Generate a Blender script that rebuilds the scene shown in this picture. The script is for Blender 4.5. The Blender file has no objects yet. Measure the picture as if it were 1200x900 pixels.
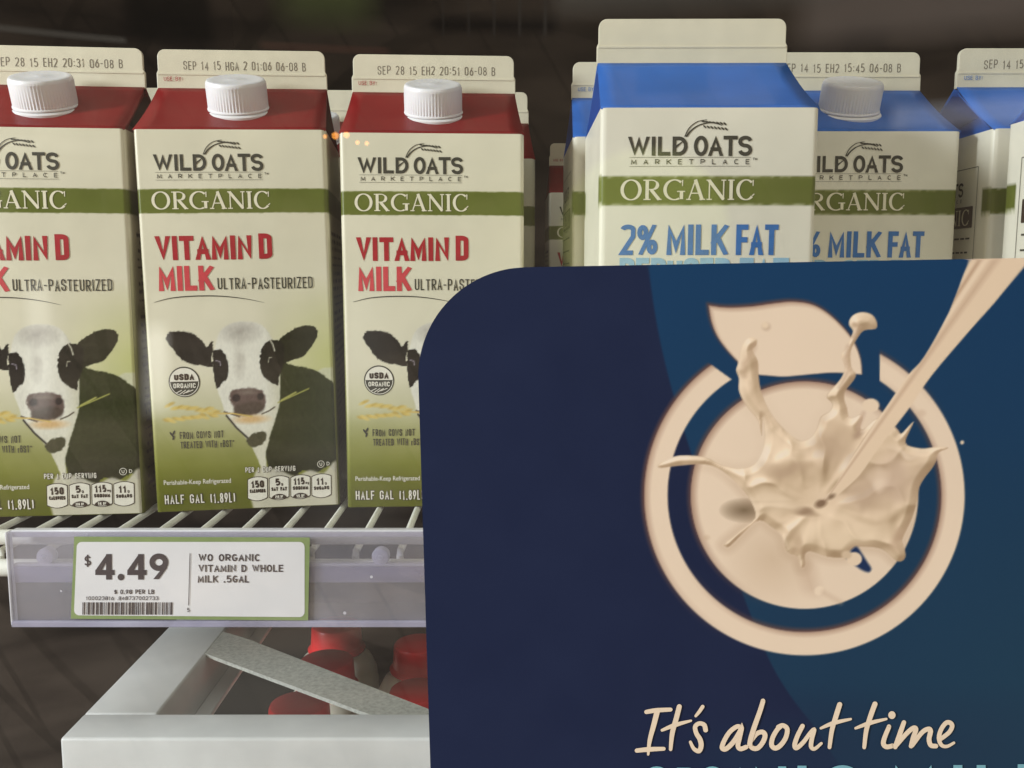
import bpy, math, random
import numpy as np
from mathutils import Matrix, Vector

# ------------------------------------------------------------------ camera, world, lamp, exposure
random.seed(4); RNG = np.random.default_rng(7)
SC = bpy.context.scene; COL = SC.collection
FPX, PITCH, CAMH = 1064.4, math.radians(6.97), .1242          # focal length (px of a 1200 wide picture), pitch, height above the shelf
cd = bpy.data.cameras.new("camera"); cam = bpy.data.objects.new("camera", cd); COL.objects.link(cam)
cd.sensor_width = 36; cd.lens = 36*FPX/1200; cd.clip_start = .01; cd.clip_end = 100
cam.location = (0, 0, CAMH); cam.rotation_euler = (math.pi/2-PITCH, 0, 0); SC.camera = cam
SC.view_settings.view_transform = 'Standard'; SC.view_settings.look = 'None'
SC.view_settings.exposure = 0.0; SC.view_settings.gamma = 1.0
SC.cycles.max_bounces = 10; SC.cycles.transparent_max_bounces = 16

def ray(px, py):
    u = (px-600)/FPX; v = (450-py)/FPX; c, s = math.cos(PITCH), math.sin(PITCH)
    return np.array([u, c+v*s, -s+v*c])
def ony(px, py, y):                                             # photo pixel -> (x, z) on the upright plane at depth y
    r = ray(px, py); t = y/r[1]; return r[0]*t, CAMH+r[2]*t
def srgb(c):
    c = np.asarray(c, float)/255.
    return np.where(c <= .04045, c/12.92, ((c+.055)/1.055)**2.4)
ALB = 1.04
def alb(c): return np.clip(srgb(c)*ALB, 0, .9)

world = bpy.data.worlds.new("World"); SC.world = world; world.use_nodes = True
def build_world():
    nt = world.node_tree; N = nt.nodes; L = nt.links
    bg = N["Background"]; bg.inputs["Strength"].default_value = 1.0
    tc = N.new("ShaderNodeTexCoord"); sep = N.new("ShaderNodeSeparateXYZ"); L.new(tc.outputs["Generated"], sep.inputs[0])
    def math_(op, a, b=None, clamp=False):
        m = N.new("ShaderNodeMath"); m.operation = op; m.use_clamp = clamp
        for i, q in enumerate((a, b)):
            if q is None: continue
            if isinstance(q, (int, float)): m.inputs[i].default_value = q
            else: L.new(q, m.inputs[i])
        return m.outputs[0]
    def mixc(fac, a, b, blend='MIX'):
        m = N.new("ShaderNodeMix"); m.data_type = 'RGBA'; m.blend_type = blend
        if isinstance(fac, float): m.inputs[0].default_value = fac
        else: L.new(fac, m.inputs[0])
        for i, q in ((6, a), (7, b)):
            if isinstance(q, tuple): m.inputs[i].default_value = (*q, 1)
            else: L.new(q, m.inputs[i])
        return m.outputs[2]
    ramp = N.new("ShaderNodeValToRGB"); L.new(math_('MULTIPLY_ADD', sep.outputs[2], .5), ramp.inputs[0])
    ramp.inputs[0].links[0].from_node.inputs[2].default_value = .5
    el = ramp.color_ramp.elements
    el[0].position = 0; el[0].color = (.42, .40, .37, 1); el[1].position = 1; el[1].color = (1.25, 1.28, 1.3, 1)
    for p, c in ((.33, (.72, .60, .52)), (.50, (.34, .27, .21)), (.655, (.25, .185, .14)), (.72, (1.0, 1.02, 1.03))):
        e = el.new(p); e.color = (*c, 1)
    # store ceiling: darker beams and paler panels, seen only as reflections in the door
    mp = N.new("ShaderNodeMapping"); L.new(tc.outputs["Generated"], mp.inputs[0]); mp.inputs["Scale"].default_value = (2.2, 2.2, 11)
    mp.inputs["Rotation"].default_value = (0, .12, 0)
    nz = N.new("ShaderNodeTexNoise"); L.new(mp.outputs[0], nz.inputs["Vector"]); nz.inputs["Scale"].default_value = 2.1
    nz.inputs["Detail"].default_value = 5
    r2 = N.new("ShaderNodeValToRGB"); L.new(nz.outputs["Fac"], r2.inputs[0])
    r2.color_ramp.elements[0].position = .35; r2.color_ramp.elements[0].color = (.25, .23, .22, 1)
    r2.color_ramp.elements[1].position = .62; r2.color_ramp.elements[1].color = (1.5, 1.42, 1.3, 1)
    col = mixc(.8, ramp.outputs[0], r2.outputs[0], 'MULTIPLY')
    vor = N.new("ShaderNodeTexBrick"); L.new(mp.outputs[0], vor.inputs["Vector"]); vor.inputs["Scale"].default_value = 4
    vor.inputs["Color1"].default_value = (1.2, 1.15, 1.1, 1); vor.inputs["Color2"].default_value = (.7, .68, .66, 1); vor.inputs["Mortar"].default_value = (.35, .33, .3, 1)
    col = mixc(.35, col, vor.outputs["Color"], 'MULTIPLY')
    def band(out, lo, hi, soft):
        a = math_('DIVIDE', math_('SUBTRACT', out, lo), soft, True); b = math_('DIVIDE', math_('SUBTRACT', hi, out), soft, True)
        return math_('MULTIPLY', a, b)
    def spot(px, py, r, soft, c, fac=1.0):
        nonlocal col
        d = ray(px, py); d /= np.linalg.norm(d); d[1] *= -1
        vm = N.new("ShaderNodeVectorMath"); vm.operation = 'DISTANCE'; L.new(tc.outputs["Generated"], vm.inputs[0]); vm.inputs[1].default_value = tuple(d)
        m = math_('MULTIPLY', math_('DIVIDE', math_('SUBTRACT', r, vm.outputs["Value"]), soft, True), fac)
        col = mixc(m, col, c)
    def patch(x0, y0, x1, y1, soft, c, fac=1.0):
        nonlocal col
        a = ray(x0, y0); b = ray(x1, y1); a /= np.linalg.norm(a); b /= np.linalg.norm(b)
        behind = math_('LESS_THAN', sep.outputs[1], 0.0)
        m = math_('MULTIPLY', band(sep.outputs[0], float(min(a[0], b[0])), float(max(a[0], b[0])), soft), band(sep.outputs[2], float(min(a[2], b[2])), float(max(a[2], b[2])), soft))
        m = math_('MULTIPLY', math_('MULTIPLY', m, behind), fac)
        col = mixc(m, col, c)
    patch(300, -80, 455, 46, .035, (.62, .72, .24), .8)           # green patch painted into the world for the door to reflect
    patch(300, 46, 460, 66, .008, (1.1, .5, .34), .8)
    patch(985, 12, 1045, 60, .012, (.01, .01, .01), .95)
    patch(500, 12, 660, 46, .012, (.03, .02, .02), .9)
    patch(930, -60, 1330, 34, .03, (1.15, .9, .74), .85); patch(640, -40, 1000, 10, .02, (.9, .8, .66), .6); patch(130, -40, 260, 60, .012, (.05, .04, .03), .8); patch(-40, 34, 150, 42, .005, (1.0, .9, .75), .8)
    for i in range(5): patch(516+i*30, -20+i*2, 522+i*30, 44, .003, (.35, .3, .25), .8)
    patch(160, 372, 204, 492, .022, (7.5, 7.2, 6.6), .8); patch(22, 320, 66, 500, .018, (4.2, 4.1, 3.8), .8); patch(96, 60, 132, 330, .014, (2.2, 2.1, 2.0), .7)  # glare: bright patches painted into the world, reflected over the left cartons
    patch(-70, 150, 150, 186, .02, (3.0, 2.9, 2.7), .6); patch(70, 80, 128, 98, .008, (3.2, 3.1, 2.9), .7); patch(744, 60, 832, 112, .006, (.02, .02, .03), .8); patch(880, 62, 936, 92, .01, (.03, .03, .03), .7)
    patch(150, 215, 250, 262, .03, (.03, .03, .03), .8); patch(330, 300, 480, 640, .05, (.9, .85, .8), .5); patch(180, 740, 420, 900, .06, (1.0, .95, .85), .6)
    patch(1040, 118, 1320, 142, .012, (2.6, 2.5, 2.6), .55)      # strip of ceiling lamps
    patch(-60, 40, 30, 330, .02, (1.3, 1.2, 1.1), .5)
    spot(754, 274, .094, .010, (1.5, 1.62, .5), .7)              # a yellow green sign across the aisle
    for x, y, r in ((393, 159, .0045), (406, 158, .004), (419, 167, .003), (381, 160, .003), (430, 168, .003)):
        spot(x, y, r, .002, (14, 5, .8))
    L.new(col, bg.inputs["Color"])
build_world()
def area(name, loc, target, sx, sy, power, colr):
    ld = bpy.data.lights.new(name, 'AREA'); ld.shape = 'RECTANGLE'; ld.size = sx; ld.size_y = sy; ld.energy = power; ld.color = colr
    o = bpy.data.objects.new(name, ld); COL.objects.link(o); o.location = loc
    o.rotation_euler = (Vector(target)-Vector(loc)).to_track_quat('-Z', 'Y').to_euler(); return o
area("aisle_lamp", (-2.02, -.58, .62), (.03, .42, .06), .34, .50, 76, (.965, 1, 1.09))

# ------------------------------------------------------------------ helpers
def tag(o, label=None, cat=None, group=None, kind=None):
    for k, v in (("label", label), ("category", cat), ("group", group), ("kind", kind)):
        if v: o[k] = v
    return o
def empty(name, loc=(0, 0, 0), rz=0):
    o = bpy.data.objects.new(name, None); COL.objects.link(o); o.empty_display_size = .02
    o.location = loc; o.rotation_euler = (0, 0, rz); return o
def obj(name, verts, faces, m, parent=None, smooth=False, colors=None, loc=None):
    me = bpy.data.meshes.new(name); me.from_pydata([tuple(map(float, v)) for v in verts], [], [tuple(map(int, f)) for f in faces])
    me.materials.append(m)
    if smooth: me.polygons.foreach_set("use_smooth", [True]*len(me.polygons))
    if colors is not None:
        at = me.color_attributes.new("Col", 'FLOAT_COLOR', 'POINT')
        c = np.ones((len(verts), 4), np.float32); c[:, :3] = colors; at.data.foreach_set("color", c.ravel())
    me.update(); o = bpy.data.objects.new(name, me); COL.objects.link(o); o.parent = parent
    if loc: o.location = loc
    return o
def copy_tree(o, parent=None, skip=()):
    c = o.copy(); COL.objects.link(c); c.parent = parent
    for ch in list(o.children):
        if ch.name.split('.')[0] not in skip: copy_tree(ch, c, skip)
    return c
class MB:
    def __init__(s): s.v = []; s.f = []
    def add(s, v, f):
        n = len(s.v); s.v += [tuple(p) for p in v]; s.f += [tuple(i+n for i in q) for q in f]
    def box(s, x0, y0, z0, x1, y1, z1, b=0):
        if b <= 0:
            v = [(x, y, z) for z in (z0, z1) for y in (y0, y1) for x in (x0, x1)]
            s.add(v, [(0, 2, 3, 1), (4, 5, 7, 6), (0, 1, 5, 4), (2, 6, 7, 3), (0, 4, 6, 2), (1, 3, 7, 5)]); return
        import bmesh
        bm = bmesh.new(); bmesh.ops.create_cube(bm, size=1)
        for q in bm.verts: q.co = Vector(((x0+x1)/2+q.co.x*(x1-x0), (y0+y1)/2+q.co.y*(y1-y0), (z0+z1)/2+q.co.z*(z1-z0)))
        bmesh.ops.bevel(bm, geom=bm.edges[:], offset=b, segments=3, affect='EDGES', profile=.5)
        bm.verts.index_update(); s.add([q.co[:] for q in bm.verts], [[q.index for q in f.verts] for f in bm.faces]); bm.free()
    def prism(s, poly, z0, z1):
        n = len(poly); v = [(*p, z0) for p in poly]+[(*p, z1) for p in poly]
        s.add(v, [tuple(range(n))[::-1], tuple(range(n, 2*n))]+[(i, (i+1) % n, n+(i+1) % n, n+i) for i in range(n)])
    def tube(s, pts, r, n=12):
        pts = [Vector(p) for p in pts]; rings = []
        for i, p in enumerate(pts):
            d = (pts[min(i+1, len(pts)-1)]-pts[max(i-1, 0)]).normalized()
            a = d.cross(Vector((.3, .2, 1)) if abs(d.z) < .9 else Vector((1, 0, 0))).normalized(); b = d.cross(a)
            rings.append([p+a*r*math.cos(t)+b*r*math.sin(t) for t in [2*math.pi*k/n for k in range(n)]])
        v = [q for R in rings for q in R]; f = []
        for i in range(len(pts)-1):
            for k in range(n): f.append((i*n+k, i*n+(k+1) % n, (i+1)*n+(k+1) % n, (i+1)*n+k))
        f.append(tuple(range(n))[::-1]); f.append(tuple(range((len(pts)-1)*n, len(pts)*n))); s.add(v, f)
    def lathe(s, prof, n=48, rib=0, ribz=(0, 0)):
        v = []; f = []
        for (r, z) in prof:
            for k in range(n):
                rr = r+(rib if (k % 2 and ribz[0] <= z <= ribz[1]) else 0); t = 2*math.pi*k/n
                v.append((rr*math.cos(t), rr*math.sin(t), z))
        for i in range(len(prof)-1):
            for k in range(n): f.append((i*n+k, i*n+(k+1) % n, (i+1)*n+(k+1) % n, (i+1)*n+k))
        f.append(tuple(range(n))[::-1]); f.append(tuple(range((len(prof)-1)*n, len(prof)*n))); s.add(v, f)
    def build(s, name, m, parent=None, smooth=False, M=None):
        v = [M @ Vector(p) for p in s.v] if M is not None else s.v
        o = obj(name, v, s.f, m, parent, smooth)
        if smooth:
            try: o.data.set_sharp_from_angle(angle=math.radians(35))
            except Exception: pass
        return o

# ------------------------------------------------------------------ materials
def mat(name, c, rough=.45, spec=.5, noise=.06, nscale=60, bump=0, bscale=300, vcol=False, metal=0, sss=0, coat=0):
    m = bpy.data.materials.new(name); m.use_nodes = True; nt = m.node_tree; N = nt.nodes; L = nt.links
    b = N["Principled BSDF"]; b.inputs["Roughness"].default_value = rough; b.inputs["Specular IOR Level"].default_value = spec
    b.inputs["Metallic"].default_value = metal; b.inputs["Coat Weight"].default_value = coat; b.inputs["Coat Roughness"].default_value = .12
    if sss: b.inputs["Subsurface Weight"].default_value = sss; b.inputs["Subsurface Radius"].default_value = (.004, .003, .002)
    tc = N.new("ShaderNodeTexCoord"); nz = N.new("ShaderNodeTexNoise"); nz.inputs["Scale"].default_value = nscale; nz.inputs["Detail"].default_value = 6
    L.new(tc.outputs["Object"], nz.inputs["Vector"])
    rp = N.new("ShaderNodeValToRGB"); L.new(nz.outputs["Fac"], rp.inputs[0])
    lo, hi = 1-noise, 1+noise*.6
    rp.color_ramp.elements[0].position = .3; rp.color_ramp.elements[0].color = (lo, lo, lo, 1)
    rp.color_ramp.elements[1].position = .7; rp.color_ramp.elements[1].color = (hi, hi, hi, 1)
    mx = N.new("ShaderNodeMix"); mx.data_type = 'RGBA'; mx.blend_type = 'MULTIPLY'; mx.inputs[0].default_value = 1
    if vcol:
        at = N.new("ShaderNodeAttribute"); at.attribute_name = "Col"; L.new(at.outputs["Color"], mx.inputs[6])
    else: mx.inputs[6].default_value = (*[float(x) for x in alb(c)], 1)
    L.new(rp.outputs[0], mx.inputs[7]); L.new(mx.outputs[2], b.inputs["Base Color"])
    n2 = N.new("ShaderNodeTexNoise"); n2.inputs["Scale"].default_value = nscale*.4; L.new(tc.outputs["Object"], n2.inputs["Vector"])
    mr = N.new("ShaderNodeMapRange"); mr.inputs[3].default_value = max(.03, rough-.08); mr.inputs[4].default_value = rough+.1
    L.new(n2.outputs["Fac"], mr.inputs[0]); L.new(mr.outputs[0], b.inputs["Roughness"])
    if bump:
        n3 = N.new("ShaderNodeTexNoise"); n3.inputs["Scale"].default_value = bscale; n3.inputs["Detail"].default_value = 3; L.new(tc.outputs["Object"], n3.inputs["Vector"])
        bp = N.new("ShaderNodeBump"); bp.inputs["Strength"].default_value = bump; bp.inputs["Distance"].default_value = .0006
        L.new(n3.outputs["Fac"], bp.inputs["Height"]); L.new(bp.outputs[0], b.inputs["Normal"])
    return m
def clear(name, tint, gloss_rough=.02, ior=1.45, diff=(1, 1, 1), diff_fac=0., specks=False, boost=1.0):
    m = bpy.data.materials.new(name); m.use_nodes = True; nt = m.node_tree; N = nt.nodes; L = nt.links; N.clear()
    out = N.new("ShaderNodeOutputMaterial"); tr = N.new("ShaderNodeBsdfTransparent"); tr.inputs[0].default_value = (*tint, 1)
    gl = N.new("ShaderNodeBsdfGlossy"); gl.inputs["Roughness"].default_value = gloss_rough
    fr = N.new("ShaderNodeFresnel"); ge = N.new("ShaderNodeNewGeometry"); mi = N.new("ShaderNodeMapRange")   # thin sheet: same reflectance from both sides
    mi.inputs[3].default_value = ior; mi.inputs[4].default_value = 1/ior; L.new(ge.outputs["Backfacing"], mi.inputs[0]); L.new(mi.outputs[0], fr.inputs[0])
    sh = tr.outputs[0]
    df = N.new("ShaderNodeBsdfDiffuse"); df.inputs[0].default_value = (*diff, 1)
    tc = N.new("ShaderNodeTexCoord"); nz = N.new("ShaderNodeTexNoise"); nz.inputs["Scale"].default_value = 14; nz.inputs["Detail"].default_value = 8
    L.new(tc.outputs["Object"], nz.inputs["Vector"])
    mr = N.new("ShaderNodeMapRange"); mr.inputs[1].default_value = .35; mr.inputs[2].default_value = .7; mr.inputs[3].default_value = diff_fac*.55; mr.inputs[4].default_value = diff_fac*1.4
    L.new(nz.outputs["Fac"], mr.inputs[0]); fac = mr.outputs[0]
    if specks:
        vo = N.new("ShaderNodeTexVoronoi"); vo.inputs["Scale"].default_value = 160; L.new(tc.outputs["Object"], vo.inputs["Vector"])
        lt = N.new("ShaderNodeMath"); lt.operation = 'LESS_THAN'; lt.inputs[1].default_value = .11; L.new(vo.outputs["Distance"], lt.inputs[0])
        sp = N.new("ShaderNodeSeparateColor"); L.new(vo.outputs["Color"], sp.inputs[0])
        l2 = N.new("ShaderNodeMath"); l2.operation = 'LESS_THAN'; l2.inputs[1].default_value = .16; L.new(sp.outputs[0], l2.inputs[0])
        mu = N.new("ShaderNodeMath"); mu.operation = 'MULTIPLY'; L.new(lt.outputs[0], mu.inputs[0]); L.new(l2.outputs[0], mu.inputs[1])
        ad = N.new("ShaderNodeMath"); ad.operation = 'MULTIPLY_ADD'; ad.inputs[1].default_value = .6; ad.use_clamp = True
        L.new(mu.outputs[0], ad.inputs[0]); L.new(fac, ad.inputs[2]); fac = ad.outputs[0]
    m0 = N.new("ShaderNodeMixShader"); L.new(fac, m0.inputs[0]); L.new(sh, m0.inputs[1]); L.new(df.outputs[0], m0.inputs[2])
    m1 = N.new("ShaderNodeMixShader"); fo = fr.outputs[0]
    if boost != 1:
        b = N.new("ShaderNodeMath"); b.operation = 'MULTIPLY'; b.inputs[1].default_value = boost; b.use_clamp = True; L.new(fo, b.inputs[0]); fo = b.outputs[0]
    L.new(fo, m1.inputs[0]); L.new(m0.outputs[0], m1.inputs[1]); L.new(gl.outputs[0], m1.inputs[2]); L.new(m1.outputs[0], out.inputs[0])
    return m
M = dict(
    paper=mat("coated_carton_print", None, .30, .20, .05, 45, .25, 60, vcol=True),
    seam=mat("cream_carton_seam", (218, 211, 186), .4, .45, .06, 70, .15, 200),
    redgable=mat("red_carton_print", (126, 15, 20), .42, .14, .08, 60, .3, 45),
    bluegable=mat("blue_carton_print", (44, 102, 182), .40, .18, .08, 60, .3, 45),
    cap=mat("white_plastic_cap", (230, 228, 228), .4, .5, .03, 60, sss=.15),
    ink=mat("charcoal_ink", (64, 62, 52), .4, .4, .15, 400),
    date=mat("grey_dot_ink", (122, 114, 100), .6, .3, .3, 900),
    cream=mat("cream_ink", (226, 219, 192), .4, .4, .05, 400),
    red=mat("deep_red_ink", (166, 26, 38), .4, .4, .12, 250),
    red2=mat("rose_red_ink", (200, 66, 72), .4, .4, .12, 250),
    blue=mat("blue_ink", (52, 112, 180), .4, .4, .12, 250),
    blue2=mat("pale_blue_ink", (150, 190, 212), .4, .4, .1, 250),
    white=mat("white_ink", (225, 220, 205), .4, .4, .06, 300),
    brown=mat("dark_brown_ink", (58, 44, 36), .4, .4, .1, 300),
    signprint=mat("matte_sign_print", None, .6, .14, .025, 30, .03, 700, vcol=True),
    signedge=mat("pale_blue_board_edge", (96, 128, 160), .6, .3),
    signcream=mat("cream_sign_ink", (214, 197, 171), .55, .3, .04, 200),
    signteal=mat("pale_teal_sign_ink", (108, 158, 168), .55, .3, .04, 200),
    wire=mat("white_coated_wire", (224, 224, 214), .35, .5, .12, 90),
    frame=mat("white_painted_steel", (206, 207, 205), .32, .5, .15, 22, .1, 900),
    dirty=mat("speckled_grey_steel", (172, 172, 163), .45, .4, .26, 480, .06, 900),
    taggreen=mat("green_tag_paper", (134, 152, 96), .55, .3, .08, 150),
    tagwhite=mat("white_tag_paper", (226, 224, 226), .5, .35, .02, 90),
    tagink=mat("dark_grey_tag_ink", (72, 62, 64), .55, .3, .1, 500),
    redcap=mat("red_bottle_cap", (212, 24, 32), .34, .5, .06, 80),
    bottle=mat("milky_bottle_plastic", (232, 226, 206), .35, .5, .05, 60, sss=.2),
    wall=mat("dark_cooler_lining", (34, 28, 24), .6, .3, .25, 6),
    glass=clear("door_glass", (.97, .98, .97), .0, 1.5, (.8, .75, .66), .004),
    rail=clear("clear_lilac_plastic", (.86, .85, .90), .12, 1.45, (.74, .72, .79), .2, True),
    railband=clear("lilac_plastic_band", (.74, .72, .86), .15, 1.45, (.64, .63, .78), .48),
    raillip=clear("frosted_plastic_lip", (.9, .9, .95), .2, 1.45, (.9, .9, .94), .7),
    plug=mat("frosted_plug", (212, 212, 220), .3, .5, .05, 90),
)

# ------------------------------------------------------------------ painting of printed pictures (colour per vertex)
def vnoise(X, Y, cell, seed=0, octs=3):
    out = np.zeros_like(X); amp = 1.; tot = 0
    for o in range(octs):
        g = np.random.default_rng(seed+o*17).random((64, 64)); fx = X/cell; fy = Y/cell
        ix = np.floor(fx).astype(int); iy = np.floor(fy).astype(int); tx = fx-ix; ty = fy-iy
        tx = tx*tx*(3-2*tx); ty = ty*ty*(3-2*ty)
        a = g[iy % 64, ix % 64]; b = g[iy % 64, (ix+1) % 64]; c = g[(iy+1) % 64, ix % 64]; d = g[(iy+1) % 64, (ix+1) % 64]
        out += amp*((a*(1-tx)+b*tx)*(1-ty)+(c*(1-tx)+d*tx)*ty); tot += amp; amp *= .5; cell /= 2
    return out/tot
def smoothpoly(P, k=5, closed=True):
    P = np.array(P, float); n = len(P); out = []
    rng_ = range(n) if closed else range(n-1)
    for i in rng_:
        g = (lambda j: P[j % n]) if closed else (lambda j: P[min(max(j, 0), n-1)])
        a, b, c, d = g(i-1), g(i), g(i+1), g(i+2)
        for t in np.arange(k)/k:
            out.append(.5*((2*b)+(-a+c)*t+(2*a-5*b+4*c-d)*t*t+(-a+3*b-3*c+d)*t**3))
    if not closed: out.append(P[-1])
    return np.array(out)
def sdf(X, Y, P):                                               # signed distance, negative inside; far field clamped for speed
    D = np.full(X.shape, 50.); x0, y0 = P.min(0)-14; x1, y1 = P.max(0)+14
    sel = (X > x0) & (X < x1) & (Y > y0) & (Y < y1); x = X[sel]; y = Y[sel]
    d2 = np.full(x.shape, 1e9); ins = np.zeros(x.shape, bool); n = len(P)
    for i in range(n):
        ax, ay = P[i]; bx, by = P[(i+1) % n]; ex, ey = bx-ax, by-ay; l2 = ex*ex+ey*ey+1e-12
        t = np.clip(((x-ax)*ex+(y-ay)*ey)/l2, 0, 1); d2 = np.minimum(d2, (x-ax-t*ex)**2+(y-ay-t*ey)**2)
        if ay != by:
            cr = ((ay > y) != (by > y)) & (x < ex*(y-ay)/ey+ax); ins ^= cr
    D[sel] = np.sqrt(d2)*np.where(ins, -1, 1); return D
def cov(d, soft=1.): return np.clip(.5-d/soft, 0, 1)
class Canvas:
    def __init__(s, X, Y): s.X = X; s.Y = Y; s.C = np.zeros(X.shape+(3,))
    def put(s, a, c):
        c = np.asarray(c, float); s.C += (c-s.C)*a[..., None]; return a
    def poly(s, P, c, soft=1., smooth=True, a=1., rough=0):
        P = smoothpoly(P) if smooth else np.array(P, float); d = sdf(s.X, s.Y, P)
        if rough: d = d+rough*(vnoise(s.X, s.Y, 2.2, 5, 2)-.5)*2
        return s.put(cov(d, soft)*a, c)
    def ell(s, cx, cy, rx, ry, c, soft=1., a=1., rot=0):
        co, si = math.cos(rot), math.sin(rot); x = (s.X-cx)*co+(s.Y-cy)*si; y = -(s.X-cx)*si+(s.Y-cy)*co
        d = (np.hypot(x/rx, y/ry)-1)*min(rx, ry); return s.put(cov(d, soft)*a, c)
    def line(s, P, w, c, soft=1., a=1.):
        d = np.full(s.X.shape, 1e9)
        for (ax, ay), (bx, by) in zip(P[:-1], P[1:]):
            ex, ey = bx-ax, by-ay; t = np.clip(((s.X-ax)*ex+(s.Y-ay)*ey)/(ex*ex+ey*ey+1e-9), 0, 1)
            d = np.minimum(d, np.hypot(s.X-ax-t*ex, s.Y-ay-t*ey))
        return s.put(cov(d-w/2, soft)*a, c)
def grid_faces(ny, nx, keep=None):
    i = np.arange(ny*nx).reshape(ny, nx); f = np.stack([i[:-1, :-1], i[1:, :-1], i[1:, 1:], i[:-1, 1:]], -1)
    if keep is not None:
        k = keep[:-1, :-1] & keep[1:, :-1] & keep[1:, 1:] & keep[:-1, 1:]; return f[k]
    return f.reshape(-1, 4)
def grid_obj(name, V, C, m, parent, keep=None):
    ny, nx = V.shape[:2]; f = grid_faces(ny, nx, keep); used, inv = np.unique(f, return_inverse=True); f = inv.reshape(-1, 4)
    v = V.reshape(-1, 3)[used]; c = C.reshape(-1, 3)[used]
    me = bpy.data.meshes.new(name); me.vertices.add(len(v)); me.vertices.foreach_set("co", v.astype(np.float32).ravel())
    me.loops.add(f.size); me.loops.foreach_set("vertex_index", f.astype(np.int32).ravel())
    me.polygons.add(len(f)); me.polygons.foreach_set("loop_start", np.arange(0, f.size, 4, dtype=np.int32))
    try: me.polygons.foreach_set("loop_total", np.full(len(f), 4, np.int32))
    except Exception: pass
    me.update(calc_edges=True); me.validate()
    at = me.color_attributes.new("Col", 'FLOAT_COLOR', 'POINT'); cc = np.ones((len(v), 4), np.float32); cc[:, :3] = c
    at.data.foreach_set("color", cc.ravel()); me.materials.append(m)
    me.polygons.foreach_set("use_smooth", [True]*len(me.polygons))
    o = bpy.data.objects.new(name, me); COL.objects.link(o); o.parent = parent; return o

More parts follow.
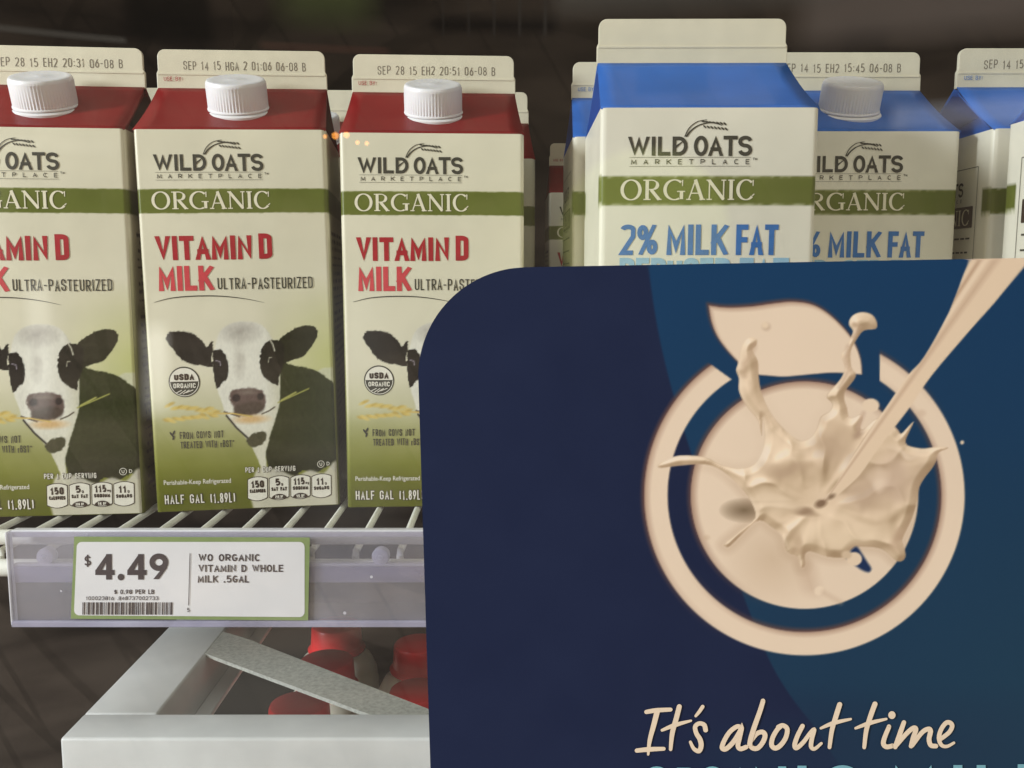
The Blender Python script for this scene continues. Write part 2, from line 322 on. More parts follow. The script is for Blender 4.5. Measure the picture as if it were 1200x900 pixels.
# ------------------------------------------------------------------ lettering: stroke glyphs turned into flat meshes
def arc(cx, cy, rx, ry, a0, a1, n=14):
    return [(cx+rx*math.cos(math.radians(a0+(a1-a0)*i/n)), cy+ry*math.sin(math.radians(a0+(a1-a0)*i/n))) for i in range(n+1)]
def glyph(ch, r):
    """strokes in the unit box, y up; r = height share of a round end (.5 geometric, small = condensed)"""
    g = r >= .45; q = min(r, .25)
    O = arc(.5, 1-r, .5, r, 0, 180)+arc(.5, r, .5, r, 180, 360)
    P = [(0, 0), (0, 1), (.5, 1)]+arc(.5, 1-q, .5, q, 90, 0)[1:]+arc(.5, .46+q, .5, q, 0, -90)+[(0, .46)]
    Cc = (arc(.5, .5, .5, .5, 42, 318, 24) if g else [(1, .70)]+arc(.5, 1-r, .5, r, 0, 180)+arc(.5, r, .5, r, 180, 360)+[(1, .30)])
    S = arc(.5, .76, .5, .24, 12, 270, 16)+arc(.5, .26, .5, .26, 90, -168, 16)[1:]
    if not g: S = [(1, .72)]+arc(.5, 1-q*.9, .5, q*.9, 0, 180)+[(0, .68), (.1, .58), (.9, .42), (1, .32)]+arc(.5, q*.9, .5, q*.9, 0, -180)+[(0, .28)]
    T = {
     'A': [[(0, 0), (.5, 1), (1, 0)], [(.17, .30), (.83, .30)]], 'B': [[(0, 0), (0, 1), (.5, 1)]+arc(.5, 1-.23, .45, .23, 90, -90)+[(0, .54)], [(0, .54), (.5, .54)]+arc(.5, .27, .5, .27, 90, -90)+[(0, 0)]],
     'C': [Cc], 'D': [[(0, 0), (0, 1), (.4, 1)]+arc(.4, 1-r, .6, r, 90, 0)[1:]+arc(.4, r, .6, r, 0, -90)+[(0, 0), (0, .1)]],
     'E': [[(.95, 1), (0, 1), (0, 0), (.95, 0)], [(0, .52), (.85, .52)]], 'F': [[(.95, 1), (0, 1), (0, 0)], [(0, .5), (.85, .5)]],
     'G': [arc(.5, .5, .5, .5, 42, 352, 26)+[(.52, .44)] if g else Cc[:-1]+[(1, r), (1, .46), (.55, .46)]], 'H': [[(0, 0), (0, 1)], [(1, 0), (1, 1)], [(0, .5), (1, .5)]],
     'I': [[(.5, 0), (.5, 1)]], 'J': [[(1, 1), (1, q)]+arc(.5, q, .5, q, 0, -180)], 'K': [[(0, 0), (0, 1)], [(1, 1), (.05, .42)], [(.3, .6), (1, 0)]],
     'L': [[(0, 1), (0, 0), (.95, 0)]], 'M': [[(0, 0), (.06, 1), (.5, .12), (.94, 1), (1, 0)]] if g else [[(0, 0), (0, 1), (.5, .2), (1, 1), (1, 0)]],
     'N': [[(0, 0), (0, 1), (1, 0), (1, 1)]], 'O': [O+[O[1]]], 'P': [P], 'Q': [O+[O[1]], [(.6, .25), (1, -.05)]],
     'R': [P, [(.42, .46), (1, 0)]], 'S': [S], 'T': [[(0, 1), (1, 1)], [(.5, 1), (.5, 0)]], 'U': [[(0, 1), (0, r)]+arc(.5, r, .5, r, 180, 360)+[(1, 1)]],
     'V': [[(0, 1), (.5, 0), (1, 1)]], 'W': [[(0, 1), (.26, 0), (.5, .85), (.74, 0), (1, 1)]], 'X': [[(0, 0), (1, 1)], [(0, 1), (1, 0)]],
     'Y': [[(0, 1), (.5, .48), (1, 1)], [(.5, .48), (.5, 0)]], 'Z': [[(0, 1), (1, 1), (0, 0), (1, 0)]],
     '0': [O+[O[1]]], '1': [[(.2, .8), (.6, 1), (.6, 0)]], '2': [arc(.5, 1-q, .5, q, 170, 0)+[(.98, .62), (0, 0), (1, 0)]],
     '3': [arc(.45, .76, .48, .24, 160, -90)+[(.35, .52)], arc(.45, .27, .55, .27, 90, -160)], '4': [[(.74, 0), (.74, 1), (0, .28), (1, .28)]],
     '5': [[(.92, 1), (.12, 1), (.06, .56)]+arc(.45, .31, .55, .31, 118, -145)], '6': [[(.78, 1), (.12, .48)], arc(.5, .31, .5, .31, 0, 360)],
     '7': [[(0, 1), (1, 1), (.35, 0)]], '8': [arc(.5, .76, .44, .24, 0, 360), arc(.5, .26, .5, .26, 0, 360)], '9': [[(.22, 0), (.88, .52)], arc(.5, .69, .5, .31, 0, 360)],
     '.': [[(.5, 0), (.5, .02)]], ':': [[(.5, .2), (.5, .24)], [(.5, .7), (.5, .74)]], '-': [[(.1, .48), (.9, .48)]], '*': [[(.3, .9), (.7, .9)], [(.5, .8), (.5, 1)]],
     '(': [arc(1, .5, .7, .62, 130, 230, 8)], ')': [arc(0, .5, .7, .62, 50, -50, 8)], '/': [[(0, 0), (1, 1)]],
     '%': [arc(.2, .78, .2, .2, 0, 360), [(.86, 1), (.14, 0)], arc(.8, .22, .2, .2, 0, 360)],
     '$': [arc(.5, .70, .45, .2, 20, 270)+arc(.5, .30, .5, .2, 90, -165)[1:], [(.5, -.08), (.5, 1.08)]],
     'r': [[(0, 0), (0, .62)], arc(.5, .35, .5, .27, 160, 60, 6)], 'g': [arc(.5, .3, .5, .3, 0, 360), [(1, .6), (1, -.1)]+arc(.5, -.1, .5, .2, 0, -150, 6)],
     'm': [[(0, 0), (0, .6)], [(0, .4)]+arc(.25, .4, .25, .2, 180, 0, 6)+[(.5, 0)], [(.5, .4)]+arc(.75, .4, .25, .2, 180, 0, 6)+[(1, 0)]],
    }
    return T.get(ch, [])
WID = {'I': .12, 'M': 1.25, 'W': 1.5, '.': .2, ':': .25, '-': .6, '(': .5, ')': .5, ' ': .55, '1': .6, '%': 1.5, 'J': .7, 'E': .85, 'F': .85, 'L': .8, '*': .5, 'r': .55, 'm': 1.1, 'g': .7}
class Ink:
    """collects flat strokes in 2-D page units (x right, y down); put(map) turns them into a mesh on a surface"""
    def __init__(s): s.P = []; s.F = []; s.lvl = []; s.k = 0; s.clip = None
    def _add(s, pts, faces, ramp=None):
        if s.clip: pts = [np.array([p[0], min(max(p[1], s.clip[0]), s.clip[1])]) for p in pts]
        n = len(s.P); s.P += pts; s.F += [tuple(i+n for i in f) for f in faces]; s.lvl += [s.k % 25]*len(pts) if ramp is None else [s.k % 25+r*.9 for r in ramp]; s.k += 1
    def ribbon(s, pts, w, caps=False, seg=None):
        pts = [np.array(p, float) for p in pts]
        q = [pts[0]]
        for p in pts[1:]:
            if np.hypot(*(p-q[-1])) > 1e-7: q.append(p)
        if len(q) < 2: return
        if seg:
            e = [q[0]]
            for p in q[1:]:
                m = max(1, int(np.hypot(*(p-e[-1]))/seg)); a = e[-1]
                for i in range(1, m+1): e.append(a+(p-a)*i/m)
            q = e
        n = len(q); ws = np.full(n, w) if np.isscalar(w) else np.interp(np.linspace(0, 1, n), np.linspace(0, 1, len(w)), w)
        closed = np.hypot(*(q[0]-q[-1])) < 1e-6
        L_ = []; R_ = []
        for i in range(n):
            a = q[i]-q[i-1] if i > 0 else (q[-1]-q[-2] if closed else q[1]-q[0])
            b = q[i+1]-q[i] if i < n-1 else (q[1]-q[0] if closed else q[-1]-q[-2])
            a = a/np.hypot(*a); b = b/np.hypot(*b); na = np.array([-a[1], a[0]]); nb = np.array([-b[1], b[0]])
            m = na+nb; l = np.hypot(*m); m = na if l < .2 else m/l; k = 1/max(.42, float(m@na))
            L_.append(q[i]+m*ws[i]/2*k); R_.append(q[i]-m*ws[i]/2*k)
        s._add(L_+R_, [(i, i+1, n+i+1, n+i) for i in range(n-1)], [i/n for i in range(n)]*2)
        if caps:
            for c, r in ((q[0], ws[0]/2), (q[-1], ws[-1]/2)): s.disc(c, r, 14)
    def disc(s, c, r, n=20, ry=None, rot=0):
        ry = ry or r; co, si = math.cos(rot), math.sin(rot)
        s._add([np.array([c[0]+r*math.cos(t)*co-ry*math.sin(t)*si, c[1]+r*math.cos(t)*si+ry*math.sin(t)*co]) for t in np.arange(n)*2*math.pi/n], [tuple(range(n))])
    def poly(s, pts): s._add([np.array(p, float) for p in pts], [tuple(range(len(pts)))])
    def rrect(s, x0, y0, x1, y1, r, n=6):
        p = []
        for cx, cy, a in ((x1-r, y1-r, 0), (x0+r, y1-r, 90), (x0+r, y0+r, 180), (x1-r, y0+r, 270)): p += arc(cx, cy, r, r, a, a+90, n)
        s.poly(p)
    def text(s, t, x0, y0, x1, y1, w, r=.5, gap=.28, slant=0, caps=False, seg=None, skew=0, jit=0):
        h = y1-y0; adv = [WID.get(c, 1) for c in t]; n = len(t)
        tot = sum(adv); fixed = w                                  # unit*tot + gap*(n-1)*unit + w*n = width
        unit = ((x1-x0)-fixed*n)/(tot+gap*(n-1)); x = x0
        for c, a in zip(t, adv):
            cw = a*unit; dy = random.uniform(-jit, jit)*h
            for st in glyph(c, r):
                pp = []
                for (gx, gy) in st:
                    X = x+w/2+gx*cw; Y = y1-w/2-gy*(h-w)+dy
                    pp.append((X+slant*(y1-Y), Y+skew*(X-x0)))
                if c in '.:': s.poly([(pp[0][0]-w*.55, pp[0][1]-w*.6), (pp[0][0]+w*.55, pp[0][1]-w*.6), (pp[0][0]+w*.55, pp[0][1]+w*.5), (pp[0][0]-w*.55, pp[0][1]+w*.5)])
                else:
                    if not caps and c in 'AEFHIKLMNTVWXYZ147-%' and math.hypot(pp[0][0]-pp[-1][0], pp[0][1]-pp[-1][1]) > 1e-6:
                        for e0, e1 in ((0, 1), (-1, -2)):
                            d = np.array(pp[e0])-np.array(pp[e1]); d = d/(np.hypot(*d)+1e-9); st_ = w*.5 if abs(d[1]) < .9 and abs(d[1]) < abs(d[0]) else w*.62
                            pp[e0] = tuple(np.array(pp[e0])+d*st_)
                    if not caps and not skew and c not in '$g(),': s.clip = (y0+dy, y1+dy)
                    s.ribbon(pp, w, caps, seg); s.clip = None
            x += cw+w+gap*unit
    def serif(s, t, x0, y0, x1, y1):
        h = y1-y0; W = {'O': .98, 'R': .82, 'G': .98, 'A': .86, 'N': .88, 'I': .30, 'C': .86}; gap = .09
        k = (x1-x0)/((sum(W[c] for c in t)+gap*(len(t)-1))*h); x = x0; TK, TN = .17*h, .055*h
        for c in t:
            w = W[c]*h*k
            def m(gx, gy): return (x+gx*w, y1-gy*h)
            def ring(cx, cy, rx, ry, a0, a1, n=40):
                A = np.linspace(a0, a1, n); s.ribbon([m(cx+rx*math.cos(math.radians(a)), cy+ry*math.sin(math.radians(a))) for a in A], [TN+(TK-TN)*abs(math.cos(math.radians(a)))**1.3 for a in A])
            def foot(cx, y, half): s.poly([m(cx-half, y-.028), m(cx+half, y-.028), m(cx+half, y+.028), m(cx-half, y+.028)])
            hw = TK/2/w
            if c == 'O': ring(.5, .5, .5-hw, .485, 0, 360, 60)
            if c in 'CG':
                ring(.53, .5, .53-hw, .485, 48, 318 if c == 'C' else 300)
                s.ribbon([m(.90, .98), m(.90, .68)], [TN*1.2, TN*.8])
                if c == 'G': s.ribbon([m(.86, .04), m(.86, .42)], TK); foot(.84, .42, .19)
                else: s.ribbon([m(.86, .2), m(.98, .3)], TN)
            if c == 'I': s.ribbon([m(.5, 0), m(.5, 1)], TK); foot(.5, .03, .5); foot(.5, .97, .5)
            if c == 'R':
                s.ribbon([m(.2, 0), m(.2, 1)], TK); foot(.2, .03, .2); foot(.12, .97, .14)
                A = np.linspace(90, -90, 24); s.ribbon([m(.2, .972)]+[m(.45+.33*math.cos(math.radians(a)), .745+.228*math.sin(math.radians(a))) for a in A]+[m(.2, .517)], [TN]*5+[TN+(TK-TN)*math.cos(math.radians(a)) for a in A][::2]+[TN]*3)
                s.ribbon([m(.42, .51), m(.88, .02)], TK*.95); foot(.9, .03, .12)
            if c == 'A':
                s.ribbon([m(.12, .0), m(.49, 1)], TN*1.2); s.ribbon([m(.47, 1.0), m(.86, 0)], TK); s.ribbon([m(.26, .33), m(.70, .33)], TN); foot(.12, .03, .13); foot(.86, .03, .16)
            if c == 'N':
                s.ribbon([m(.13, 0), m(.13, 1)], TN*1.2); s.ribbon([m(.88, 0), m(.88, 1)], TN*1.2); s.ribbon([m(.10, .97), m(.88, .03)], TK*.95); foot(.13, .03, .14); foot(.07, .97, .1); foot(.88, .97, .13)
            x += w+gap*h*k
    def font(s, t, x0, y0, x1, y1, bold=0.):                      # Blender's own built-in typeface, for small mixed-case words
        cu = bpy.data.curves.new("t", 'FONT'); cu.body = t; cu.offset = bold; cu.resolution_u = 3
        o = bpy.data.objects.new("t", cu); COL.objects.link(o); dg = bpy.context.evaluated_depsgraph_get()
        me = bpy.data.meshes.new_from_object(o.evaluated_get(dg)); v = np.array([q.co[:2] for q in me.vertices]); f = [tuple(p.vertices) for p in me.polygons]
        bpy.data.objects.remove(o); bpy.data.curves.remove(cu); bpy.data.meshes.remove(me)
        lo, hi = v.min(0), v.max(0); v = (v-lo)/(hi-lo)
        s._add([np.array([x0+a*(x1-x0), y1-b*(y1-y0)]) for a, b in v], f)
    def put(s, name, mp, m, parent, off=.00015, step=4e-6):
        v = [mp(p[0], p[1], off+step*l) for p, l in zip(s.P, s.lvl)]
        return obj(name, v, s.F, m, parent)

# ------------------------------------------------------------------ cooler interior (setting)
mb = MB(); mb.box(-1.2, 1.15, -.9, 1.2, 1.2, 1.1); tag(mb.build("back_wall", M['wall']), kind='structure')
mb = MB(); mb.box(-.352, .545, -.9, -.340, 1.149, .615); tag(mb.build("side_wall", M['wall']), kind='structure')  # divider added here to keep lamp light off the far red carton
mb = MB(); mb.box(1.2, .27, -.9, 1.25, 1.2, 1.1); tag(mb.build("side_wall", M['wall']), kind='structure')
mb = MB(); mb.box(-1.2, .45, .62, 1.2, 1.149, .66); tag(mb.build("ceiling", M['wall']), kind='structure')
mb = MB(); mb.box(-1.2, .30, -.36, 1.2, 1.149, -.306); tag(mb.build("floor", M['wall']), kind='structure')

# ------------------------------------------------------------------ wire shelf, price rail, price tag
shelf = tag(empty("wire_shelf", (0, .4, 0)), "white coated wire shelf the milk cartons stand on, behind the clear price rail", "shelf")
for k in range(-11, 20):
    x = -.1118+k*.0203; mb = MB()
    mb.tube([(x, .64, -.0018), (x, .01, -.0018), (x-.0002, .004, -.0022), (x-.0003, .0025, -.004), (x-.0003, .0022, -.011)], .0017, 10); mb.build("wire", M['wire'], shelf, True)
for z, r in ((.0058, .0034), (-.0085, .0040)):
    mb = MB(); mb.tube([(-.42, -.001, z), (.45, -.001, z)], r, 16); mb.build("front_rod", M['wire'], shelf, True)
for y in (.18, .40, .62):
    mb = MB(); mb.tube([(-.336, y, -.006), (.45, y, -.006)], .0025, 12); mb.build("cross_rod", M['wire'], shelf, True)

RY = .388
rail = tag(empty("price_rail", (0, RY, -.03)), "clear lilac plastic price rail clipped along the front edge of the wire shelf", "price rail")
def rbox(name, x0, y0, z0, x1, y1, z1, m): 
    mb = MB(); mb.box(x0, y0-RY, z0+.03, x1, y1-RY, z1+.03, min(.0004, (y1-y0)*.3, (z1-z0)*.3)); return mb.build(name, m, rail)
rbox("front_sheet", -.2215, RY, -.0312, .40, RY+.0010, .0112, M['rail'])
rbox("top_lip", -.2205, RY+.0012, .0085, .40, RY+.0052, .0118, M['raillip'])
rbox("hinge_band", -.2208, RY+.0013, -.0122, .40, RY+.0028, -.0050, M['railband'])
rbox("hinge_ridge", -.2208, RY+.0012, -.0049, .40, RY+.0040, -.0036, M['raillip'])
rbox("bottom_lip", -.2215, RY-.0022, -.0315, .40, RY-.0002, -.0288, M['railband'])
rbox("end_edge", -.2226, RY-.0006, -.0312, -.2217, RY+.0040, .0112, M['raillip'])
for px in (50, 445):
    x, z = ony(px, 655, RY); mb = MB()
    mb.lathe([(.0006, 0), (.0030, .0002), (.0038, .0012), (.0040, .0045), (.0036, .0058), (.0012, .0064)], 24)
    mb.build("plug", M['plug'], rail, True, Matrix.Translation((x, .0074, z+.0302)) @ Matrix.Rotation(math.radians(90), 4, 'X'))

TY = RY-.0012
tagt = tag(empty("price_tag", (ony(223, 678, TY)[0], TY, 0)), "green bordered white price tag reading 4.49 held in the clear plastic rail", "price tag")
def tmap(px, py, off):
    x, z = ony(px, py, TY); return (x-tagt.location.x, -off, z)
k = Ink(); k.poly([(87, 629), (363, 630), (361, 727), (83, 725)])
o = k.put("green_card", tmap, M['taggreen'], tagt, .0)
o.modifiers.new("s", 'SOLIDIFY').thickness = .0003; o.modifiers["s"].offset = 1
k = Ink(); pts = []
for cx, cy, a in ((351, 717, 0), (93, 715, 90), (96, 641, 180), (351, 641, 270)): pts += arc(cx, cy, 6, 6, a, a+90, 6)
k.poly(pts); k.put("white_card", tmap, M['tagwhite'], tagt, .00012)
k = Ink(); k.text("$", 99, 650, 107, 664, 1.7); k.put("dollar_sign", tmap, M['tagink'], tagt, .0003)
k = Ink()
def big(ch, x, y0, y1, w):
    h = y1-y0; T = 7.2
    if ch == '4': k.poly([(x+.72*w-T/2, y0), (x+.72*w+T/2-.5, y0), (x+.72*w+T/2-.5, y1), (x+.72*w-T/2, y1)]); k.poly([(x, y0+.62*h), (x+w, y0+.62*h), (x+w, y0+.82*h), (x, y0+.82*h)]); k.poly([(x+.72*w-T/2+1, y0), (x+.72*w+2, y0), (x+.28*w, y0+.72*h), (x, y0+.72*h), (x, y0+.64*h)])
    if ch == '9':
        k.ribbon(arc(x+w/2, y0+.34*h, w/2-3.1, .34*h-3.1, 0, 360, 36), 6.4); k.poly([(x+w-5.9, y0+.36*h), (x+w+.1, y0+.36*h), (x+w*.92, y0+.58*h), (x+w*.50, y1), (x+w*.20, y1), (x+w*.66, y0+.60*h)])
big('4', 112, 649, 679, 22.5); k.disc((142, 676), 3.9); big('4', 149.5, 649, 679, 22.5); big('9', 175.5, 648.4, 678.4, 21.8)
k.put("price_figures", tmap, M['tagink'], tagt, .0003)
k = Ink()
k.text("WO ORGANIC", 233, 649, 305, 657.5, 1.55, skew=.0); k.text("VITAMIN D WHOLE", 233, 661.5, 332, 670, 1.55); k.text("MILK .5GAL", 232, 674, 292, 682.5, 1.55)
k.ribbon([(223, 648), (221.3, 709)], .9); k.text("5", 219.5, 712, 222.5, 717, .8)
k.text("$ 0.98 PER LB", 134, 690.5, 181, 696, 1.0); k.text("100023816 .848737002733", 101, 698.5, 186, 703, .7)
k.put("product_lettering", tmap, M['tagink'], tagt, .0003)
k = Ink(); x = 97.; rb = random.Random(3)
while x < 203:
    w = rb.choice((.8, .8, 1.3, 2.2)); k.poly([(x, 705.5), (x+w, 705.5), (x+w-.3, 720), (x-.3, 720)]); x += w+rb.choice((.8, .9, 1.4, 1.9))
k.put("barcode", tmap, M['tagink'], tagt, .0003)

# ------------------------------------------------------------------ milk cartons
W, H, DEP, RISE, FIN = .095, .195, .0945, .029, .020
# homography: C2 face pixels of the photograph -> millimetres on the carton face (x right, y down from the top edge)
def homography(src, dst):
    A = []
    for (x, y), (u, v) in zip(src, dst): A += [[x, y, 1, 0, 0, 0, -u*x, -u*y], [0, 0, 0, x, y, 1, -v*x, -v*y]]
    h = np.linalg.solve(np.array(A, float), np.array(dst, float).ravel()); return np.append(h, 1).reshape(3, 3)
H2 = homography([(160, 152), (383, 157), (397, 598), (188, 597)], [(0, 0), (95, 0), (95, 195), (0, 195)]); H2i = np.linalg.inv(H2)
def mm(px, py):
    q = H2 @ np.array([px, py, 1.]); return q[0]/q[2], q[1]/q[2]
def bulge(u, v):
    U = np.atleast_1d(np.asarray(u, float)); V = np.atleast_1d(np.asarray(v, float))
    w = np.sin(np.pi*np.clip(U/95, 0, 1))*np.sin(np.pi*np.clip(V/195, 0, 1))**.6
    b = .0013*w+.0009*(vnoise(U, V, 34., 88, 2)-.5)*np.clip(w*3, 0, 1)                    # soft dents in the board
    return b if np.ndim(u) else float(b[0])
def fmap(u, v, off): return (u/1000-W/2, -bulge(u, v)-off-.00016, H-v/1000)
def pmap(px, py, off): return fmap(*mm(px, py), off)
CRM = np.array((216, 210, 186.)); CRMB = np.array((226, 221, 203.)); GRN = np.array((100, 108, 44.))
def base_print(U, V, seed, blue=False):
    C = np.empty(U.shape+(3,)); C[:] = CRMB if blue else CRM
    if not blue:
        t = np.clip((V-118)/72, 0, 1)**1.3; C += (np.array((122, 126, 52.))-C)*t[..., None]*.96
    rg = (vnoise(U, V, 2.2, seed, 2)-.5)*.5
    a = np.clip((V-29.3-rg)/.5+.5, 0, 1)*np.clip((41.3+rg-V)/.5+.5, 0, 1)
    g = GRN+8*(vnoise(U, V, 30, seed+3)-.5)[..., None]*2
    return C+(g-C)*a[..., None]
def paint_red(U, V):
    w = H2i[2, 0]*U+H2i[2, 1]*V+H2i[2, 2]; X = (H2i[0, 0]*U+H2i[0, 1]*V+H2i[0, 2])/w; Y = (H2i[1, 0]*U+H2i[1, 1]*V+H2i[1, 2])/w
    cv = Canvas(X, Y); cv.C = base_print(U, V, 1)
    z = lambda L_: [(180+a/5.4545, 360+b/5.4545) for a, b in L_]
    # meadow tint: yellow green behind the right ear, olive towards the foot
    t = np.clip((X-300)/90, 0, 1)*np.clip((Y-330)/90, 0, 1)*np.clip((640-Y)/60, 0, 1); cv.put(t*.75, (186, 190, 112))
    lo = np.clip((Y-478-22*(vnoise(X, Y, 40, 9)-.5)-.10*(X-190))/95, 0, 1); cv.put(lo*.96, (110, 112, 32))
    cv.put(np.clip((Y-545)/40, 0, 1)*.75, (86, 90, 20))
    keep = np.zeros(X.shape); DK = (52, 50, 38)
    def P(pts, c, soft=.9, a=1., rough=1.1):
        nonlocal keep; keep = np.maximum(keep, cv.poly(pts, c, soft, True, a, rough))
    body = [(329, 424), (336, 430), (346, 434), (360, 437), (374, 443), (384, 451), (391, 460), (393, 500), (394, 556), (384, 552), (376, 556), (366, 560), (354, 556), (345, 562), (330, 560), (318, 560), (314, 545), (312, 530), (318, 505), (324, 470), (325, 440)]
    P([(372, 441), (388, 438), (394, 444), (395, 470), (385, 455)], (205, 205, 180), 2, .8)          # pale back line
    P(body, (46, 51, 20), 1.4, 1, .9); cv.put(keep*np.clip((Y-520)/50, 0, 1)*.6, (32, 28, 20))
    bl = smoothpoly([(300, 556), (322, 552), (345, 562), (362, 556), (378, 560), (394, 548), (400, 605), (305, 605)]); cv.put(cov(sdf(X, Y, bl), 3)*.9, (206, 200, 184))
    head = z([(415, 250), (440, 170), (500, 125), (560, 112), (640, 115), (710, 145), (760, 215), (800, 300), (812, 420), (812, 560), (806, 650), (775, 760), (745, 850)])+[(316, 520), (312, 535), (313, 548), (312, 560), (309, 556), (303, 540), (296, 525), (287, 512), (276, 500), (268, 488), (262, 470), (256, 450), (254, 420)]
    P(head, (222, 219, 205), 1.6, 1, .6)
    n = vnoise(X, Y, 9, 21); hm = cov(sdf(X, Y, smoothpoly(head)), 2)
    cv.put(hm*np.clip(1-np.hypot((X-284)/30, (Y-392)/17), 0, 1)*(.35+.6*n), (140, 132, 124))
    cv.put(hm*np.clip(1-np.hypot((X-283)/9, (Y-425)/28), 0, 1)*.55*n*1.4, (150, 142, 130))
    cv.put(hm*np.clip((Y-485)/40, 0, 1)*.35, (190, 184, 150)); cv.put(hm*np.clip((X-312)/14, 0, 1)*.35, (170, 165, 130))
    fur = 46*(vnoise(X*1.6, Y*.8, 2.4, 31, 2)-.5)
    P(z([(108, 195), (128, 166), (200, 160), (270, 176), (320, 213), (358, 262), (380, 238), (398, 234), (396, 290), (385, 345), (404, 392), (340, 380), (260, 367), (200, 336), (150, 272), (115, 225)]), (32, 29, 24))
    P(z([(402, 290), (440, 282), (478, 325), (492, 400), (486, 470), (455, 492), (435, 520), (418, 524), (408, 480), (398, 400), (396, 330)]), (26, 23, 19))
    P(z([(800, 250), (855, 195), (925, 160), (1000, 150), (1042, 178), (1044, 225), (1005, 290), (950, 348), (880, 368), (830, 392), (800, 350)]), (40, 40, 22))
    P(z([(690, 330), (702, 280), (740, 240), (790, 238), (834, 262), (834, 390), (806, 470), (798, 520), (742, 492), (704, 450), (688, 390)]), (30, 28, 18))
    cv.line(z([(752, 235), (768, 262), (780, 305)]), 1.4, (205, 200, 180), 1.2); cv.ell(180+430/5.45, 360+365/5.45, 3.4, 3.6, (28, 24, 22)); cv.line(z([(415, 352), (440, 360), (444, 385)]), 1.1, (150, 140, 150))
    cv.ell(180+750/5.45, 360+362/5.45, 3.2, 3.4, (26, 24, 20)); cv.line(z([(740, 375), (745, 345), (760, 345)]), 1.1, (165, 160, 140))
    P(z([(502, 575), (518, 545), (590, 533), (680, 543), (718, 580), (722, 622), (700, 678), (640, 705), (560, 705), (528, 690), (530, 655), (505, 612)]), (98, 80, 74), 2.2)
    cv.put(cov(sdf(X, Y, smoothpoly(z([(530, 650), (640, 620), (712, 640), (690, 690), (560, 705)]))), 4)*.7, (66, 56, 46))
    cv.ell(180+540/5.45, 360+592/5.45, 4.6, 4.4, (48, 38, 38), 2); cv.ell(180+690/5.45, 360+590/5.45, 3.8, 4., (52, 44, 42), 2); cv.ell(180+610/5.45, 360+560/5.45, 8, 2.4, (146, 136, 124), 4, .6)
    cv.line(z([(468, 678), (530, 700), (560, 712)]), 1.6, (70, 56, 48)); cv.line(z([(700, 700), (745, 682), (778, 660)]), 1.5, (78, 68, 52))
    cv.ell(180+630/5.45, 360+730/5.45, 17, 4.5, (204, 158, 96), 5, .75)
    cv.line(z([(480, 702), (545, 785), (612, 850)]), 2.2, (44, 40, 36)); P(z([(606, 856), (650, 822), (708, 812), (728, 850), (700, 890), (650, 908), (612, 890)]), (70, 68, 46), 1.6)
    cv.line(z([(800, 632), (990, 552)]), 1.5, (160, 158, 84)); cv.line(z([(820, 618), (910, 572)]), 1.8, (168, 166, 92))
    wr = np.random.default_rng(2)
    for i in range(34):                                           # ears of wheat held in the mouth
        t = i/33.; row = i % 2; x = 110+t*310; y = (628+t*44 if row else 716-t*26)+wr.normal(0, 7)
        cv.ell(180+x/5.45, 360+y/5.45, 4.2, 1.8, (212, 186, 104) if i % 3 else (190, 160, 80), 1.5, .8, -.35 if row else .3)
    cv.line(z([(400, 685), (520, 690), (640, 715)]), 1.6, (206, 176, 96))
    cv.C += fur[..., None]*(keep*.35)[..., None]
    return alb(cv.C), keep
def side_print(V, S, blue):
    """colours of the three unprinted-picture sides: S = distance along the side (mm), V = mm below the top edge"""
    C = base_print(S, V, 4, blue)
    if not blue:
        t = np.clip((V-52)/90, 0, 1)**.7; C += (np.array((96, 98, 44.))-C)*t[..., None]*.85
        rows = ((V % 4.2) < 1.7) & (V > 50) & (V < 186) & (S > 10) & (S < 84); wd = vnoise(S, np.floor(V/4.2)*9, 1.6, 12, 2) > .42
        C[rows & wd] = (38, 36, 26)
    return alb(C)
